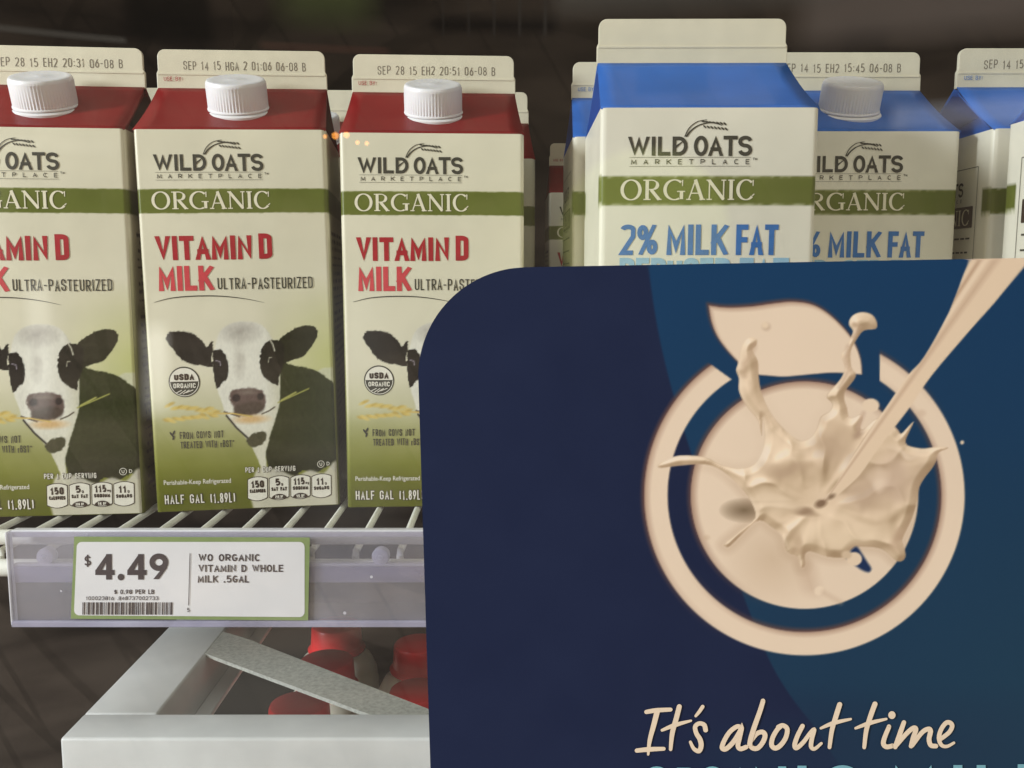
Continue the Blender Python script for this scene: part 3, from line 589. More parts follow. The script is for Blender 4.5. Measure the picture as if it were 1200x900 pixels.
def carton_parts(root, blue):
    hw = W/2-.0004; r = .0022; prof = []; S = []
    for cx, cy, a in ((-hw+r, r+.0003, 270), (-hw+r, DEP-r, 180), (hw-r, DEP-r, 90), (hw-r, r+.0003, 0)):
        for i in range(5):
            t = math.radians(a-90*i/4); prof.append((cx+r*math.cos(t), cy+r*math.sin(t)))
    # split long straight runs so the print has columns
    ring = []
    n = len(prof)
    for i in range(n):
        a = np.array(prof[i]); b = np.array(prof[(i+1) % n]); m = 60 if np.hypot(*(b-a)) > .02 else 1
        for j in range(m): ring.append(a+(b-a)*j/m)
    ring = np.array(ring+[ring[0]]); zs = np.linspace(H, 0, 196 if not blue else 100)
    V = np.zeros((len(zs), len(ring), 3)); V[:, :, 0] = ring[:, 0]; V[:, :, 1] = ring[:, 1]; V[:, :, 2] = zs[:, None]
    vv = (H-V[:, :, 2])*1000; out = .0006*np.sin(np.pi*np.clip(V[:, :, 1]/DEP, 0, 1))*np.sin(np.pi*vv/195); V[:, :, 0] += np.sign(V[:, :, 0])*out*(np.abs(V[:, :, 0]) > hw-.0005)
    ss = V[:, :, 1]*1000; C = side_print(vv, ss, blue)
    if blue:                                                       # white side panel: the band only laps over the rear corner and the front corner
        lf = (V[:, :, 0] < 0) & (ss > 8) & (ss < 84); pl = np.zeros_like(C); pl[:] = alb(CRMB); C = np.where(lf[..., None], pl, C)
    grid_obj("body", V[::-1], C[::-1], M['paper'], root)
    nx, ny = (200, 400) if not blue else (100, 200)
    U, Vm = np.meshgrid(np.linspace(1.2, 93.8, nx), np.linspace(.15, 194.6, ny))
    if blue: C, keep = alb(base_print(U, Vm, 2, True)), None
    else: C, keep = paint_red(U, Vm)
    PV = np.stack([U/1000-W/2, -bulge(U, Vm)-.0001, H-Vm/1000], -1)
    # a soft fold back at both upright edges, so the panel meets the body
    e = np.clip((2.6-np.minimum(U, 95-U))/1.6, 0, 1); PV[..., 1] += e*e*.0008
    grid_obj("front_panel", PV[::-1], C[::-1], M['paper'], root)
    if keep is not None:
        PC = PV.copy(); PC[..., 1] -= .00004; grid_obj("cow_picture", PC[::-1], C[::-1], M['paper'], root, (keep > .5)[::-1])
    # gable: front and back slopes, and the side triangles folded in beneath them
    g = M['bluegable'] if blue else M['redgable']; a = W/2-.0004; ym = DEP/2; zt = H+RISE; inn = .030; nyg = 12
    mb = MB()
    for sgn in (0, 1):
        v = []
        for i in range(nyg+1):
            t = i/nyg; y = (ym-.0012)*t; z_ = H+RISE*(t+.05*math.sin(math.pi*t)*-1); hw_ = a-.0022*t
            if sgn: y = DEP-y
            for j in range(13): v.append((-hw_+2*hw_*j/12, y+(.0003 if not sgn else -.0003), z_-(.0006+.0007*math.sin(j*1.1+sgn*2))*math.sin(math.pi*j/12)*math.sin(math.pi*t)))
        f = [(i*13+j, i*13+j+1, (i+1)*13+j+1, (i+1)*13+j) for i in range(nyg) for j in range(12)]
        mb.add(v, f if not sgn else [q[::-1] for q in f])
    o = mb.build("gable_top", g, root, True); o.modifiers.new("s", 'SOLIDIFY').thickness = .0006
    for s in (-1, 1):
        A_ = (s*a, .0032, H-.0006); B_ = (s*a, DEP-.0032, H-.0006); I_ = (s*(a-inn), ym, zt-.008); E1 = (s*(a-.002), ym-.003, zt-.0042); E2 = (s*(a-.002), ym+.003, zt-.0042)
        v = [A_, B_, I_, E1, E2]; f = [(0, 1, 2), (0, 2, 3), (1, 4, 2)]
        o = obj("gable_fold", v, f if s > 0 else [q[::-1] for q in f], g, root); o.modifiers.new("s", 'SOLIDIFY').thickness = .0005
    # sealed fin on the ridge
    fw = W/2-.003; n8 = []
    for cx, cz, st in ((fw-.004, zt+FIN-.004, 0), (-fw+.004, zt+FIN-.004, 90)): n8 += [(cx+.004*math.cos(math.radians(st+q)), cz+.004*math.sin(math.radians(st+q))) for q in range(0, 91, 15)]
    n8 += [(-fw, zt+.009), (-fw-.0008, zt+.0075), (-fw-.0008, zt-.001), (fw+.0008, zt-.001), (fw+.0008, zt+.0075), (fw, zt+.009)]
    m = len(n8); v = [(x, ym-.0013, z_) for x, z_ in n8]+[(x, ym+.0013, z_) for x, z_ in n8]
    f = [tuple(range(m))[::-1], tuple(range(m, 2*m))]+[(i, (i+1) % m, m+(i+1) % m, m+i) for i in range(m)]
    o = obj("top_seam", v, f, M['seam'], root); bv = o.modifiers.new("b", 'BEVEL'); bv.width = .0003; bv.segments = 2
    mb = MB(); mb.box(-fw, ym-.0017, zt+.0066, fw, ym-.00132, zt+.0076, .0001); mb.build("press_line", M['seam'], o)
    return root
def add_cap(root):
    mb = MB(); mb.lathe([(.0159, 0), (.0159, .0006), (.0155, .0012), (.0155, .0128), (.0152, .0140), (.0146, .0149), (.0136, .0152), (.0122, .0150), (.0030, .0150), (.0022, .0152), (.0004, .0152)], 120, -.00034, (.0011, .0129))
    c = mb.build("cap", M['cap'], root, True, Matrix.Translation((0, .0285, H+.0150)) @ Matrix.Rotation(math.radians(22), 4, 'X'))
    mb = MB(); mb.lathe([(.0172, -.004), (.0172, -.0012), (.0163, -.0004), (.0155, -.0003)], 48); mb.build("spout_ring", M['cap'], c, True, Matrix.Translation((0, .0285, H+.0150)) @ Matrix.Rotation(math.radians(22), 4, 'X'))
def brand(root, dx, mk=True):
    k = Ink(); k.text("WILD", 12.4+dx, 12.3, 37.9+dx, 20.4, 1.6, gap=.16); k.text("OATS", 40.6+dx, 12.0, 65.8+dx, 20.6, 1.6, gap=.06)
    k.ribbon([(31.6+dx, 18.6), (33.2+dx, 16.4), (36.2+dx, 14.0)], [.2, .9, .2])
    stem = smoothpoly([(37.2+dx, 12.4), (39.5+dx, 9.6), (43+dx, 7.4), (48+dx, 6.5), (52.5+dx, 7.6)], 5, False)
    k.ribbon(stem, [.8, .5, .3]); k.ribbon(smoothpoly([(36.6+dx, 12.4), (38.4+dx, 8.8), (41.8+dx, 6.1), (46+dx, 5.2)], 5, False), [.5, .4, .2])
    for i in range(7):
        x = 44.5+i*1.55; k.disc((x+dx, 6.0+i*.16), .95, 10, .36, .15+.1*i); k.disc((x+.6+dx, 8.2+i*.16), .95, 10, .34, .75)
    k.text("MARKETPLACE", 13.6+dx, 21.9, 64.8+dx, 24.1, .34, gap=1.9); k.ribbon([(12.8+dx, 21.1), (65.3+dx, 21.1)], .13, seg=8); k.ribbon([(12.8+dx, 24.9), (65.3+dx, 24.9)], .13, seg=8)
    k.text("TM", 66.2+dx, 21.3, 68.2+dx, 22.3, .22)
    k.put("brand_lettering", fmap, M['ink'], root)
    k = Ink(); k.serif("ORGANIC", 9.2+dx*.6, 30.6, 67.4+dx*.6, 39.3); k.put("organic_lettering", fmap, M['cream'], root)
def fin_map(x_mm, z_mm, off): return (x_mm/1000, DEP/2-.0013-off, H+RISE+z_mm/1000)
def date_code(root, text, m_use):
    k = Ink(); k.text(text, -31, 14.8-17, 34 if len(text) > 20 else 20, 14.8-12.4, .42, r=.2, gap=.5, jit=.05)
    k.put("date_code", lambda x, y, off: fin_map(x, 12.3-y-.6, off), M['date'], root, .0001)
    k = Ink(); k.text("USE BY:", -41.5, 0, -31.5, 2.2, .27, r=.25, gap=.35); k.put("use_by_lettering", lambda x, y, off: fin_map(x, 5.6-y, off), m_use, root, .0006)

# ---- whole milk carton (red)
red0 = empty("milk_carton"); carton_parts(red0, False); add_cap(red0); brand(red0, -2.6)
k = Ink(); k.text("VITAMIN", *mm(187, 278), *mm(298, 308), 2.5, r=.12, gap=.16); k.text("D", *mm(304.5, 278), *mm(321, 308), 2.5, r=.12); k.put("title_lettering", fmap, M['red'], red0)
k = Ink(); k.text("MILK", *mm(190, 313), *mm(254, 343), 2.6, r=.12, gap=.16); k.put("milk_lettering", fmap, M['red2'], red0)
k = Ink(); k.text("ULTRA-PASTEURIZED", *mm(258, 329), *mm(367, 344), .62, r=.2, gap=.42, jit=.03, caps=True)
k.ribbon([mm(*p) for p in smoothpoly([(186, 355), (206, 350.5), (232, 349), (262, 350), (290, 354), (311, 359)], 5, False)], [.15, .5, .55, .4, .1])
k.put("subtitle_lettering", fmap, M['ink'], red0)
k = Ink(); k.text("FROM COWS NOT", *mm(215, 505.5), *mm(265, 514), .42, r=.2, gap=.5, jit=.04, caps=True); k.text("TREATED WITH rBST*", *mm(216, 516.5), *mm(277, 525), .42, r=.2, gap=.5, jit=.04, caps=True)
k.put("claim_lettering", fmap, M['ink'], red0)
k = Ink()
for dx_, dy_, rt in ((0, 0, 1.2), (1.6, -3, 2.0), (-1.4, -1.5, 1.), (1.2, 3, 1.9)): k.disc(mm(207+dx_, 509+dy_), 1.3, 10, .5, rt)
k.put("wheat_mark", fmap, M['ink'], red0)
cxs, cys = mm(220.5, 448); k = Ink(); k.disc((cxs, cys), 7.9, 48); s0 = k.put("organic_seal", fmap, M['ink'], red0, .00008)
k = Ink(); k.poly([(cxs+7.2*math.cos(t), cys-.2-7.0*math.sin(t)) for t in np.linspace(0, math.pi, 30)])
k.ribbon(arc(cxs, cys, 7.2, 7.2, 0, 180, 30), .35); k.text("ORGANIC", cxs-5.6, cys+.7, cxs+5.6, cys+3.2, .5, r=.2)
for i in range(4): k.ribbon([(cxs-4.2+i*1.6, cys+6.6-abs(i-1.5)*.7), (cxs-1.4+i*1.9, cys+4.2)], .4)
k.put("seal_face", fmap, M['white'], s0, .00018)
k = Ink(); k.text("USDA", cxs-5.0, cys-4.2, cxs+5.0, cys-.9, .95, r=.2); k.put("seal_lettering", fmap, M['brown'], s0, .0003)
def outlined(items, w, dark, name, m_):
    k = Ink()
    for t, b in items: k.text(t, *mm(b[0]-.4, b[1]-.6), *mm(b[2]+.4, b[3]+.6), w+dark, r=.2, gap=.42)
    k.put(name+"_edge", fmap, M['brown'], red0, .00010)
    k = Ink()
    for t, b in items: k.text(t, *mm(b[0], b[1]), *mm(b[2], b[3]), w, r=.2, gap=.42+.1)
    k.put(name, fmap, m_, red0, .00022)
outlined([("HALF GAL", (198, 577.5, 243, 588)), ("(1.89L)", (249, 577.5, 278, 589))], .62, .5, "volume_lettering", M['white'])
outlined([("PER 1 CUP SERVING", (289, 549.5, 346, 556))], .42, .35, "serving_lettering", M['white'])
k = Ink(); k.font("Perishable-Keep Refrigerated", *mm(197, 560.5), *mm(273, 568), .01); k.put("storage_lettering", fmap, M['white'], red0, .0001)
k = Ink(); k.ribbon([mm(*p) for p in arc(375, 549.5, 3.8, 3.8, 0, 360, 24)], .28); k.text("U", *mm(373.4, 547.4), *mm(376.6, 551.6), .3); k.text("D", *mm(381.5, 547.2), *mm(385, 551.4), .3); k.put("kosher_mark", fmap, M['white'], red0)
for (xa, xb), a_, b_, dv in (((291.4, 314.4), "150", "CALORIES", None), ((315.8, 338.8), "5g", "SAT FAT", "25% DV"), ((340.2, 363), "115mg", "SODIUM", "5% DV"), ((364.2, 387), "11g", "SUGARS", None)):
    def bar(g):
        c = (xa+xb)/2; hwid = (xb-xa)/2-g; t, bt = 560.5+g, 589-g; p = []
        for s_ in np.linspace(-1, 1, 12): p.append((c+s_*hwid, bt-3.2*s_*s_))
        for s_ in np.linspace(1, -1, 12): p.append((c+s_*hwid, t+2.6*s_*s_))
        return [mm(*q) for q in p]
    k = Ink(); k.poly(bar(0)); bd = k.put("serving_badge", fmap, M['brown'], red0, .00008)
    k = Ink(); k.poly(bar(.8)); k.put("badge_face", fmap, M['white'], bd, .00016)
    k = Ink(); sh = 0 if dv is None else -1.2; c = (xa+xb)/2
    big_ = a_.rstrip("mg"); un = a_[len(big_):]; wn = 15 if a_ == "150" else (6 if big_ == "5" else (13 if big_ == "115" else 9)); x0 = c-wn/2-(1.5 if un else 0)
    k.text(big_, *mm(x0, 565+sh), *mm(x0+wn, 573.5+sh), .95, r=.2); 
    if un: k.text(un, *mm(x0+wn+.6, 569.5+sh), *mm(x0+wn+1.4+1.6*len(un), 573+sh), .3, r=.4)
    k.text(b_, *mm(xa+2.6, 575+sh), *mm(xb-2.6, 579.3+sh), .55, r=.2, gap=.35)
    if dv: k.poly([mm(c+9*math.cos(t), 588-6.3*math.sin(t)) for t in np.linspace(.12, math.pi-.12, 18)])
    k.put("badge_lettering", fmap, M['brown'], bd, .00026)
    if dv:
        k = Ink(); k.text(dv, *mm(c-4.6, 583.4), *mm(c+4.6, 586.4), .32, r=.2); k.put("badge_share", fmap, M['white'], bd, .0004)
# ---- reduced fat carton (blue)
blue0 = empty("milk_carton"); carton_parts(blue0, True); brand(blue0, 0)
k = Ink()
for t, a_, b_ in (("2%", 9.4, 25.7), ("MILK", 29.6, 56.1), ("FAT", 59.9, 78.4)): k.text(t, a_, 49.8, b_, 63., 2.3 if t != "2%" else 2.0, r=.12, gap=.16)
k.put("title_lettering", fmap, M['blue'], blue0)
k = Ink()
for t, a_, b_ in (("REDUCED", 9.3, 57.5), ("FAT", 61.8, 83.5)): k.text(t, a_, 64.2, b_, 77.2, 2.5, r=.12, gap=.16)
k.put("reduced_lettering", fmap, M['blue2'], blue0)
# left side panel: framed story text
def lmap(u, v, off): return (-W/2+.0003-.0006*math.sin(math.pi*min(max(u/94.5, 0), 1))*math.sin(math.pi*min(max(v/195, 0), 1))-off, DEP-u/1000, H-v/1000)
def side_story(blue0):
    k = Ink()
    for a_, b_ in (((14, 17), (82, 17)), ((14, 17), (14, 120)), ((82, 17), (82, 120)), ((14, 120), (82, 120))): k.ribbon([a_, b_], .35, seg=5)
    k.text("WILD", 22, 24, 44, 31, 1.2, gap=.22); k.text("OATS", 46, 23.8, 68, 31.2, 1.2, gap=.1); k.text("MARKETPLACE", 23, 32.4, 67, 34.2, .3, gap=1.9)
    k.put("side_brand_lettering", lmap, M['ink'], blue0, .0002)
    k = Ink(); k.rrect(17, 36.5, 79, 47.5, .6); k.put("side_band", lmap, M['brown'], blue0, .0002)
    k = Ink(); k.serif("ORGANIC", 20, 38, 76, 46.2); k.put("side_organic_lettering", lmap, M['cream'], blue0, .00035)
    k = Ink(); rr = random.Random(8); y = 53
    while y < 112:                                                     # lines of copy too small to read
        x = 18.
        while x < 76:
            w_ = rr.uniform(2, 7); k.ribbon([(x, y), (min(x+w_, 78), y)], .9); x += w_+1.2
        y += 7.2
    k.put("side_copy", lmap, M['ink'], blue0, .0002)

def place(proto, x, y, yaw, label, group, first=False, date=None, use=None, cap=False, skip=(), z=0):
    o = proto if first else copy_tree(proto, None, skip)
    o.location = (x, y, z); o.rotation_euler = (0, 0, math.radians(yaw)); tag(o, label, "milk carton", group)
    return o
GR, GB = "red topped whole milk cartons on the wire shelf", "blue topped reduced fat milk cartons on the wire shelf"
c2 = place(red0, -.1388, .4680, 6.6, "red topped whole milk carton directly above the price tag, SEP 14 15 on its fin", GR, True)
c2.rotation_euler.y = math.radians(-.8); c2.location.z = .0007
c1 = place(red0, -.2385, .4560, 5.6, "leftmost red topped milk carton, cut off by the left edge", GR)
c3 = place(red0, -.0408, .4755, 3.2, "red topped milk carton partly hidden by the rounded corner of the blue sign", GR)
r2 = place(red0, -.1250, .5720, 2, "red topped carton with only a fin corner showing between the two front red cartons", GR)
r3 = place(red0, -.0325, .5780, 2, "red topped carton directly behind the one by the blue sign, fin and right edge showing", GR)
r4 = place(red0, .0800, .8200, 0, "small far red topped carton deep in the gap left of the blue topped cartons", GR)
r5 = place(red0, -.2600, .5640, 2, "red topped carton behind the leftmost one, only a sliver of fin in the gap", GR)
for o, d in ((c2, "SEP 14 15 HGA 2 01:06 06-08 B"), (c1, "SEP 28 15 EH2 20:31 06-08 B"), (c3, "SEP 28 15 EH2 20:51 06-08 B"), (r4, "SEP 14 15")): date_code(o, d, M['red'])
c4 = place(blue0, .0855, .4030, -.4, "capless blue topped carton standing furthest forward just above the blue sign", GB, True)
c5 = place(blue0, .1790, .4690, .0, "blue topped carton with white cap, right behind the capless forward carton", GB)
side_story(c5); add_cap(c5)
c6 = place(c5, .2850, .4600, 0, "blue topped carton at the right edge with SEP 14 on its fin, shaded side", GB)
c7 = place(c5, .2870, .3560, 0, "blue topped carton cut off at right edge, framed text on its side", GB)
c8 = place(c5, .0800, .5010, 0, "blue topped carton peeking out left behind the capless forward carton", GB, z=.002)
c9 = place(c5, .2050, .5640, 0, "blue topped carton with fin corner showing between the two right-hand rear cartons", GB)
for o, d in ((c5, "SEP 14 15 EH2 15:45 06-08 B"), (c6, "SEP 14 15 EH2 15:45 06-08 B"), (c8, "SEP 14 15 EH2 15:39 06-08 B"), (c9, "SEP 14 15 EH2 15:15 06-08 B")): date_code(o, d, M['blue'])

# ------------------------------------------------------------------ lower frame and bottles
fr = tag(empty("steel_frame", (-.19, .4, -.17)), "white painted steel corner frame with a diagonal brace below the price rail", "frame")
def fl(mb, name, m, sm=True): return mb.build(name, m, fr, sm, Matrix.Translation((.19, -.4, .17)))
mb = MB(); mb.box(-.2108, .4000, -.175, .30, .4241, -.091, .0016); fl(mb, "front_bar", M['frame'])
mb = MB(); mb.box(-.2108, .4243, -.118, -.1747, .70, -.0912, .0014); fl(mb, "side_arm", M['frame'])
mb = MB(); mb.box(-.1746, .4243, -.120, -.1660, .70, -.1165, .0008); fl(mb, "arm_flange", M['frame'])
mb = MB(); mb.prism([(-.1750, .4960), (-.0700, .4238), (-.0340, .4238), (-.1560, .5160), (-.1750, .5280)], -.0934, -.0914); fl(mb, "corner_brace", M['dirty'], False)

bot = empty("milk_bottle")
mb = MB(); mb.lathe([(.028, 0), (.0305, .002), (.0312, .006), (.0312, .122), (.0300, .131), (.0255, .140), (.0190, .1445), (.0172, .146), (.0172, .150)], 48); mb.build("bottle_body", M['bottle'], bot, True)
mb = MB(); mb.lathe([(.0212, .1462), (.0215, .1478), (.0200, .1492), (.0192, .1500), (.0184, .1636), (.0176, .1656), (.0160, .1664), (.0006, .1664)], 64); mb.build("bottle_cap", M['redcap'], bot, True)
BL = [(-.1315, .5330, "milk bottle whose red cap shows below the diagonal brace of the white frame"), (-.1275, .5970, "milk bottle whose red cap shows above the diagonal brace of the white frame"),
      (-.1330, .6600, "rearmost bottle of the left row, red cap half hidden by the clear price rail"), (-.0600, .5515, "milk bottle with orange red cap beside the blue sign's edge, nearest the brace"), (-.0665, .6250, "milk bottle beside the blue sign's edge, cap cut off by the price rail")]
for i, (x, y, lb) in enumerate(BL):
    o = bot if i == 0 else copy_tree(bot); o.location = (x, y, -.3055); o.rotation_euler = (0, 0, i*.7); tag(o, lb, "bottle", "red capped milk bottles below the shelf")

# ------------------------------------------------------------------ glass door
dr = tag(empty("glass_door", (0, .2400, -.5)), "clear glass cooler door in front of the milk shelf, with faint store reflections", "glass door")
mb = MB(); mb.box(-1.0, 0, -.3, 1.0, .004, 1.4); mb.build("pane", M['glass'], dr)

# ------------------------------------------------------------------ advertising sign on the door
SY = .2352; ROLL = math.radians(1.05)
sign = tag(empty("advertising_sign", (-.0199, SY, -.15)), "dark blue advertising sign with a milk splash emblem, fixed to the glass door", "sign")
sign.rotation_euler = (0, -ROLL, 0)
SW, SH, SR = .2030, .2752, .0285                                   # width, height, corner radius; local origin bottom left
def s2w(x, z): return sign.location.x+x*math.cos(ROLL)-z*math.sin(ROLL), sign.location.z+x*math.sin(ROLL)+z*math.cos(ROLL)
def w2s(X, Z):
    a, b = X-sign.location.x, Z-sign.location.z; return a*math.cos(ROLL)+b*math.sin(ROLL), -a*math.sin(ROLL)+b*math.cos(ROLL)
def smap(px, py, off):
    X, Z = ony(px, py, SY); x, z = w2s(X, Z); return (x, -off, z)
def rr_out(n=14):
    p = []
    for cx, cy, a in ((SW-SR, SH-SR, 0), (SR, SH-SR, 90), (SR, SR, 180), (SW-SR, SR, 270)): p += arc(cx, cy, SR, SR, a, a+90, n)
    return p
po = rr_out(); n = len(po); v = [(x, 0.0002, z) for x, z in po]+[(x, .0030, z) for x, z in po]
obj("board", v, [tuple(range(n))[::-1], tuple(range(n, 2*n))]+[(i, (i+1) % n, n+(i+1) % n, n+i) for i in range(n)], M['signedge'], sign)
def paint_sign(X, Y):
    cv = Canvas(X, Y); n1 = vnoise(X, Y, 60, 3)
    cv.C[:] = (26, 36, 64); cv.C += ((n1-.5)*5)[..., None]
    rb_ = smoothpoly([(757, 290), (768, 370), (783, 440), (808, 525), (838, 610), (868, 690), (900, 770), (926, 815), (960, 860), (1010, 940)], 5, False)
    reg = np.vstack([rb_, [(1600, 940), (1600, 250), (757, 250)]]); d = np.full(X.shape, 1e9)
    xb = np.interp(Y, rb_[:, 1], rb_[:, 0]); a = cov((xb-X), 2.5)*(1-np.clip((Y-800)/70, 0, 1)*.5)
    t = np.clip((Y-320)/560, 0, 1); mid = np.stack([18+t*9, 57-t*2, 92-t*14], -1); cv.C += (mid-cv.C)*a[..., None]
    w_ = np.clip((X-960)/260, 0, 1)*np.clip((Y-500)/350, 0, 1); cv.put(w_*.7, (28, 62, 82))
    cv.put(np.clip((Y-835+.12*(X-880))/40, 0, 1)*np.clip((X-790)/70, 0, 1)*.35, (30, 56, 78))
    CR = np.array((226, 207, 181.)); BR = (96, 70, 66); keep = np.zeros(X.shape)
    cx, cy = 943., 580.5; rr = np.hypot(X-cx, Y-cy); th = np.degrees(np.arctan2(-(Y-cy), X-cx))
    ul = (-(X-cx)-(Y-cy))/np.maximum(rr, 1)/1.41; dnr = -ul
    # ring
    ro, ri = 187.5, 160.5
    nl = (-15*(X-844)+21*(Y-435))/25.8; gap = np.where(Y > 581, 0., np.where(X < 943, cov(nl, 1.5), cov(X-1031, 1.5)))
    body = cov(rr-ro, 2.2)*cov(ri-rr, 2.)*(1-gap)
    sh = np.clip(1-np.abs(rr-ro-.5)/6., 0, 1)*np.clip(ul+.35, 0, 1)*(1-gap); cv.put(np.clip(sh*1.1, 0, 1)*(rr > ro-2), BR)
    sh2 = np.clip(1-np.abs(rr-ri+1)/6., 0, 1)*np.clip(dnr+.3, 0, 1)*(1-gap); cv.put(np.clip(sh2, 0, 1)*(rr < ri+2), BR)
    keep = np.maximum(keep, cv.put(body, CR)); cv.put(body*np.clip(1-(ro-rr)/8, 0, 1)*np.clip(ul+.3, 0, 1)*.6, (150, 116, 96)); cv.put(body*np.clip(1-(rr-ri)/7, 0, 1)*np.clip(dnr+.3, 0, 1)*.6, (150, 116, 96))
    # disc
    rd = 133.; sh = np.clip(1-np.abs(rr-rd)/7, 0, 1)*np.clip(ul+.5, 0, 1); cv.put(sh*(rr > rd-2), BR); b2 = cov(rr-rd, 2.)
    keep = np.maximum(keep, cv.put(b2, CR)); cv.put(b2*np.clip(1-(rd-rr)/9, 0, 1)*np.clip(ul+.4, 0, 1)*.75, (150, 118, 98))
    # leaf
    A = lambda L_: [(820+a/5, 340+b/5) for a, b in L_]; B = lambda L_: [(900+a/5, 460+b/5) for a, b in L_]
    Cz = lambda L_: [(760+a/4.09, 480+b/4.09) for a, b in L_]; Dz = lambda L_: [(900+a/5, 560+b/5) for a, b in L_]
    lp = np.array(A([(55, 92)]))
    leaf = np.vstack([lp, smoothpoly(A([(55, 92), (160, 104), (300, 98), (430, 80), (540, 70), (650, 84), (740, 130), (830, 210), (900, 300), (940, 400), (950, 494)]), 5, False), smoothpoly(A([(950, 494), (860, 486), (760, 484), (640, 494), (500, 506), (400, 500), (330, 490), (250, 440), (170, 360), (105, 270), (70, 180), (55, 92)]), 5, False)])
    cv.put(cov(sdf(X+1.6, Y+2.2, leaf)-1.5, 5)*.95, BR); dl = sdf(X, Y, leaf); keep = np.maximum(keep, cv.put(cov(dl, 2.), CR)); 
    dl2 = sdf(X-2.5, Y-3.0, leaf); cv.put(cov(dl, 2)*np.clip(.5+dl2/6, 0, 1)*.55, (150, 116, 96))
    # splash: crown, sheet and threads of milk
    ht = vnoise(X, Y, 62, 41, 2); gx = np.gradient(ht, axis=1); gy = np.gradient(ht, axis=0); shd = np.clip((gx*.4-gy*.9)*60, -1, 1)
    crown = A([(300, 277), (334, 290), (330, 325), (308, 352), (340, 415), (344, 490), (354, 570), (380, 650), (430, 740), (500, 820), (560, 868), (605, 882), (655, 858), (690, 800), (710, 742), (758, 712), (776, 682), (770, 655), (745, 630), (752, 602), (800, 552), (838, 500), (850, 445), (828, 382), (858, 335), (884, 280), (898, 240), (876, 205), (880, 170), (910, 140), (960, 129), (1012, 146), (1038, 190), (1030, 226), (962, 236), (918, 290), (884, 360), (888, 450), (914, 492), (900, 530), (852, 590), (846, 640), (862, 690), (872, 740), (900, 746), (938, 728), (956, 746), (940, 800)]) \
        + B([(560, 215), (640, 150), (720, 190), (755, 215), (780, 242), (822, 200), (852, 174), (822, 240), (806, 280), (818, 310), (900, 328), (962, 322), (1040, 318), (1052, 328), (1000, 352), (985, 400), (960, 445), (920, 495), (886, 556), (872, 640), (842, 740), (790, 850)]) \
        + Dz([(790, 380), (806, 450), (790, 484), (752, 486), (700, 440), (650, 412), (570, 402), (500, 410), (450, 462), (350, 462), (250, 430), (216, 450), (218, 510), (192, 525), (172, 462), (112, 432), (82, 342), (40, 300)]) \
        + Cz([(640, 600), (590, 562), (532, 530), (470, 575), (392, 652), (368, 655), (366, 640), (440, 580), (512, 520), (492, 440), (432, 362), (352, 292), (272, 262), (150, 268), (60, 279), (44, 266), (80, 244), (150, 220), (270, 228), (340, 262), (430, 282), (505, 262), (548, 190), (556, 110), (545, 40)]) \
        + A([(362, 850), (342, 765), (292, 702), (250, 640), (228, 580), (230, 520), (213, 470), (224, 430), (238, 350), (268, 292)])
    cp = smoothpoly(crown, 3); dc = sdf(X, Y, cp); inside = cov(dc, 1.6); WXn = (vnoise(X, Y, 26, 51, 2)-.5)*26; WYn = (vnoise(X, Y, 26, 61, 2)-.5)*26
    ng = np.stack([sdf(X+1, Y, cp)-dc, sdf(X, Y+1, cp)-dc]); lit = ng[0]*.62+ng[1]*.5
    # the disc shows soft shade beside the splash
    cv.put(b2*np.clip(1-np.abs(dc-3)/9, 0, 1)*(dc > 0)*.32*np.clip((Y-540)/40+.3, .15, 1), (180, 154, 126))
    cv.put(b2*np.clip(1-np.hypot((X-872)/30, (Y-598)/15), 0, 1)**.7*.9*(dc > 0), (112, 94, 70)); cv.put(b2*np.clip(1-np.hypot((X-905)/60, (Y-655)/60), 0, 1)*.5*(dc > 0), (188, 164, 134))
    cv.put(b2*np.clip(1-np.abs((X-942)*.8-(Y-660)*.25)/14, 0, 1)*np.clip((Y-640)/20, 0, 1)*np.clip((705-Y)/15, 0, 1)*.35, (180, 152, 126))
    tone = np.empty(X.shape+(3,)); tone[:] = (219, 197, 166); pr = np.hypot(X-958, (Y-588)*1.25); pa = np.arctan2(Y-588, X-958)
    wob = (vnoise(X, Y, 36, 91, 2)-.5)*2.2
    fold = (1-np.abs(np.sin(pa*4.5+wob*1.6)))**1.5*np.clip((pr-22)/40, 0, 1)*np.clip((150-pr)/60, .1, 1)
    lump = vnoise(X+WXn*.6, Y+WYn*.6, 34, 93, 2)
    hf = fold*5.5+lump*13+np.clip(-dc, 0, 9)*.75+8*np.exp(-((pr-62)/26.)**2)*(vnoise(pa*14+60, pr*.0+5, 4, 95, 2))
    for _ in range(2):
        hf[1:-1, 1:-1] = (hf[1:-1, 1:-1]*2+hf[:-2, 1:-1]+hf[2:, 1:-1]+hf[1:-1, :-2]+hf[1:-1, 2:])/6
    dx_ = np.gradient(hf, axis=1)/np.maximum(np.gradient(X, axis=1), .05); dy_ = np.gradient(hf, axis=0)/np.where(np.abs(np.gradient(Y, axis=0)) < .05, .05, np.gradient(Y, axis=0))
    nl2 = (dx_*.55+dy_*.80); nz_ = 1/np.sqrt(1+dx_**2+dy_**2); lam = np.clip((.72+nl2*.9)*nz_, 0, 1.25)
    tone += ((lam-.72)*78)[..., None]*np.array((1, 1.02, 1.04)); tone += (np.clip(lam-.98, 0, .3)*90)[..., None]; tone = np.clip(tone, (126, 102, 80), (240, 225, 203))
    keep = np.maximum(keep, cv.put(inside, (0, 0, 0))); cv.C += tone*inside[..., None]
    def blot(x, y, rx, ry, c, a, pw=1., rot=0.):
        co, si = math.cos(rot), math.sin(rot); u = ((X+WXn-x)*co+(Y+WYn-y)*si)/rx; w2 = (-(X+WXn-x)*si+(Y+WYn-y)*co)/ry; q_ = np.clip(1.15-np.hypot(u, w2), 0, 1); cv.put(inside*q_*q_*(3-2*q_)*a, c)
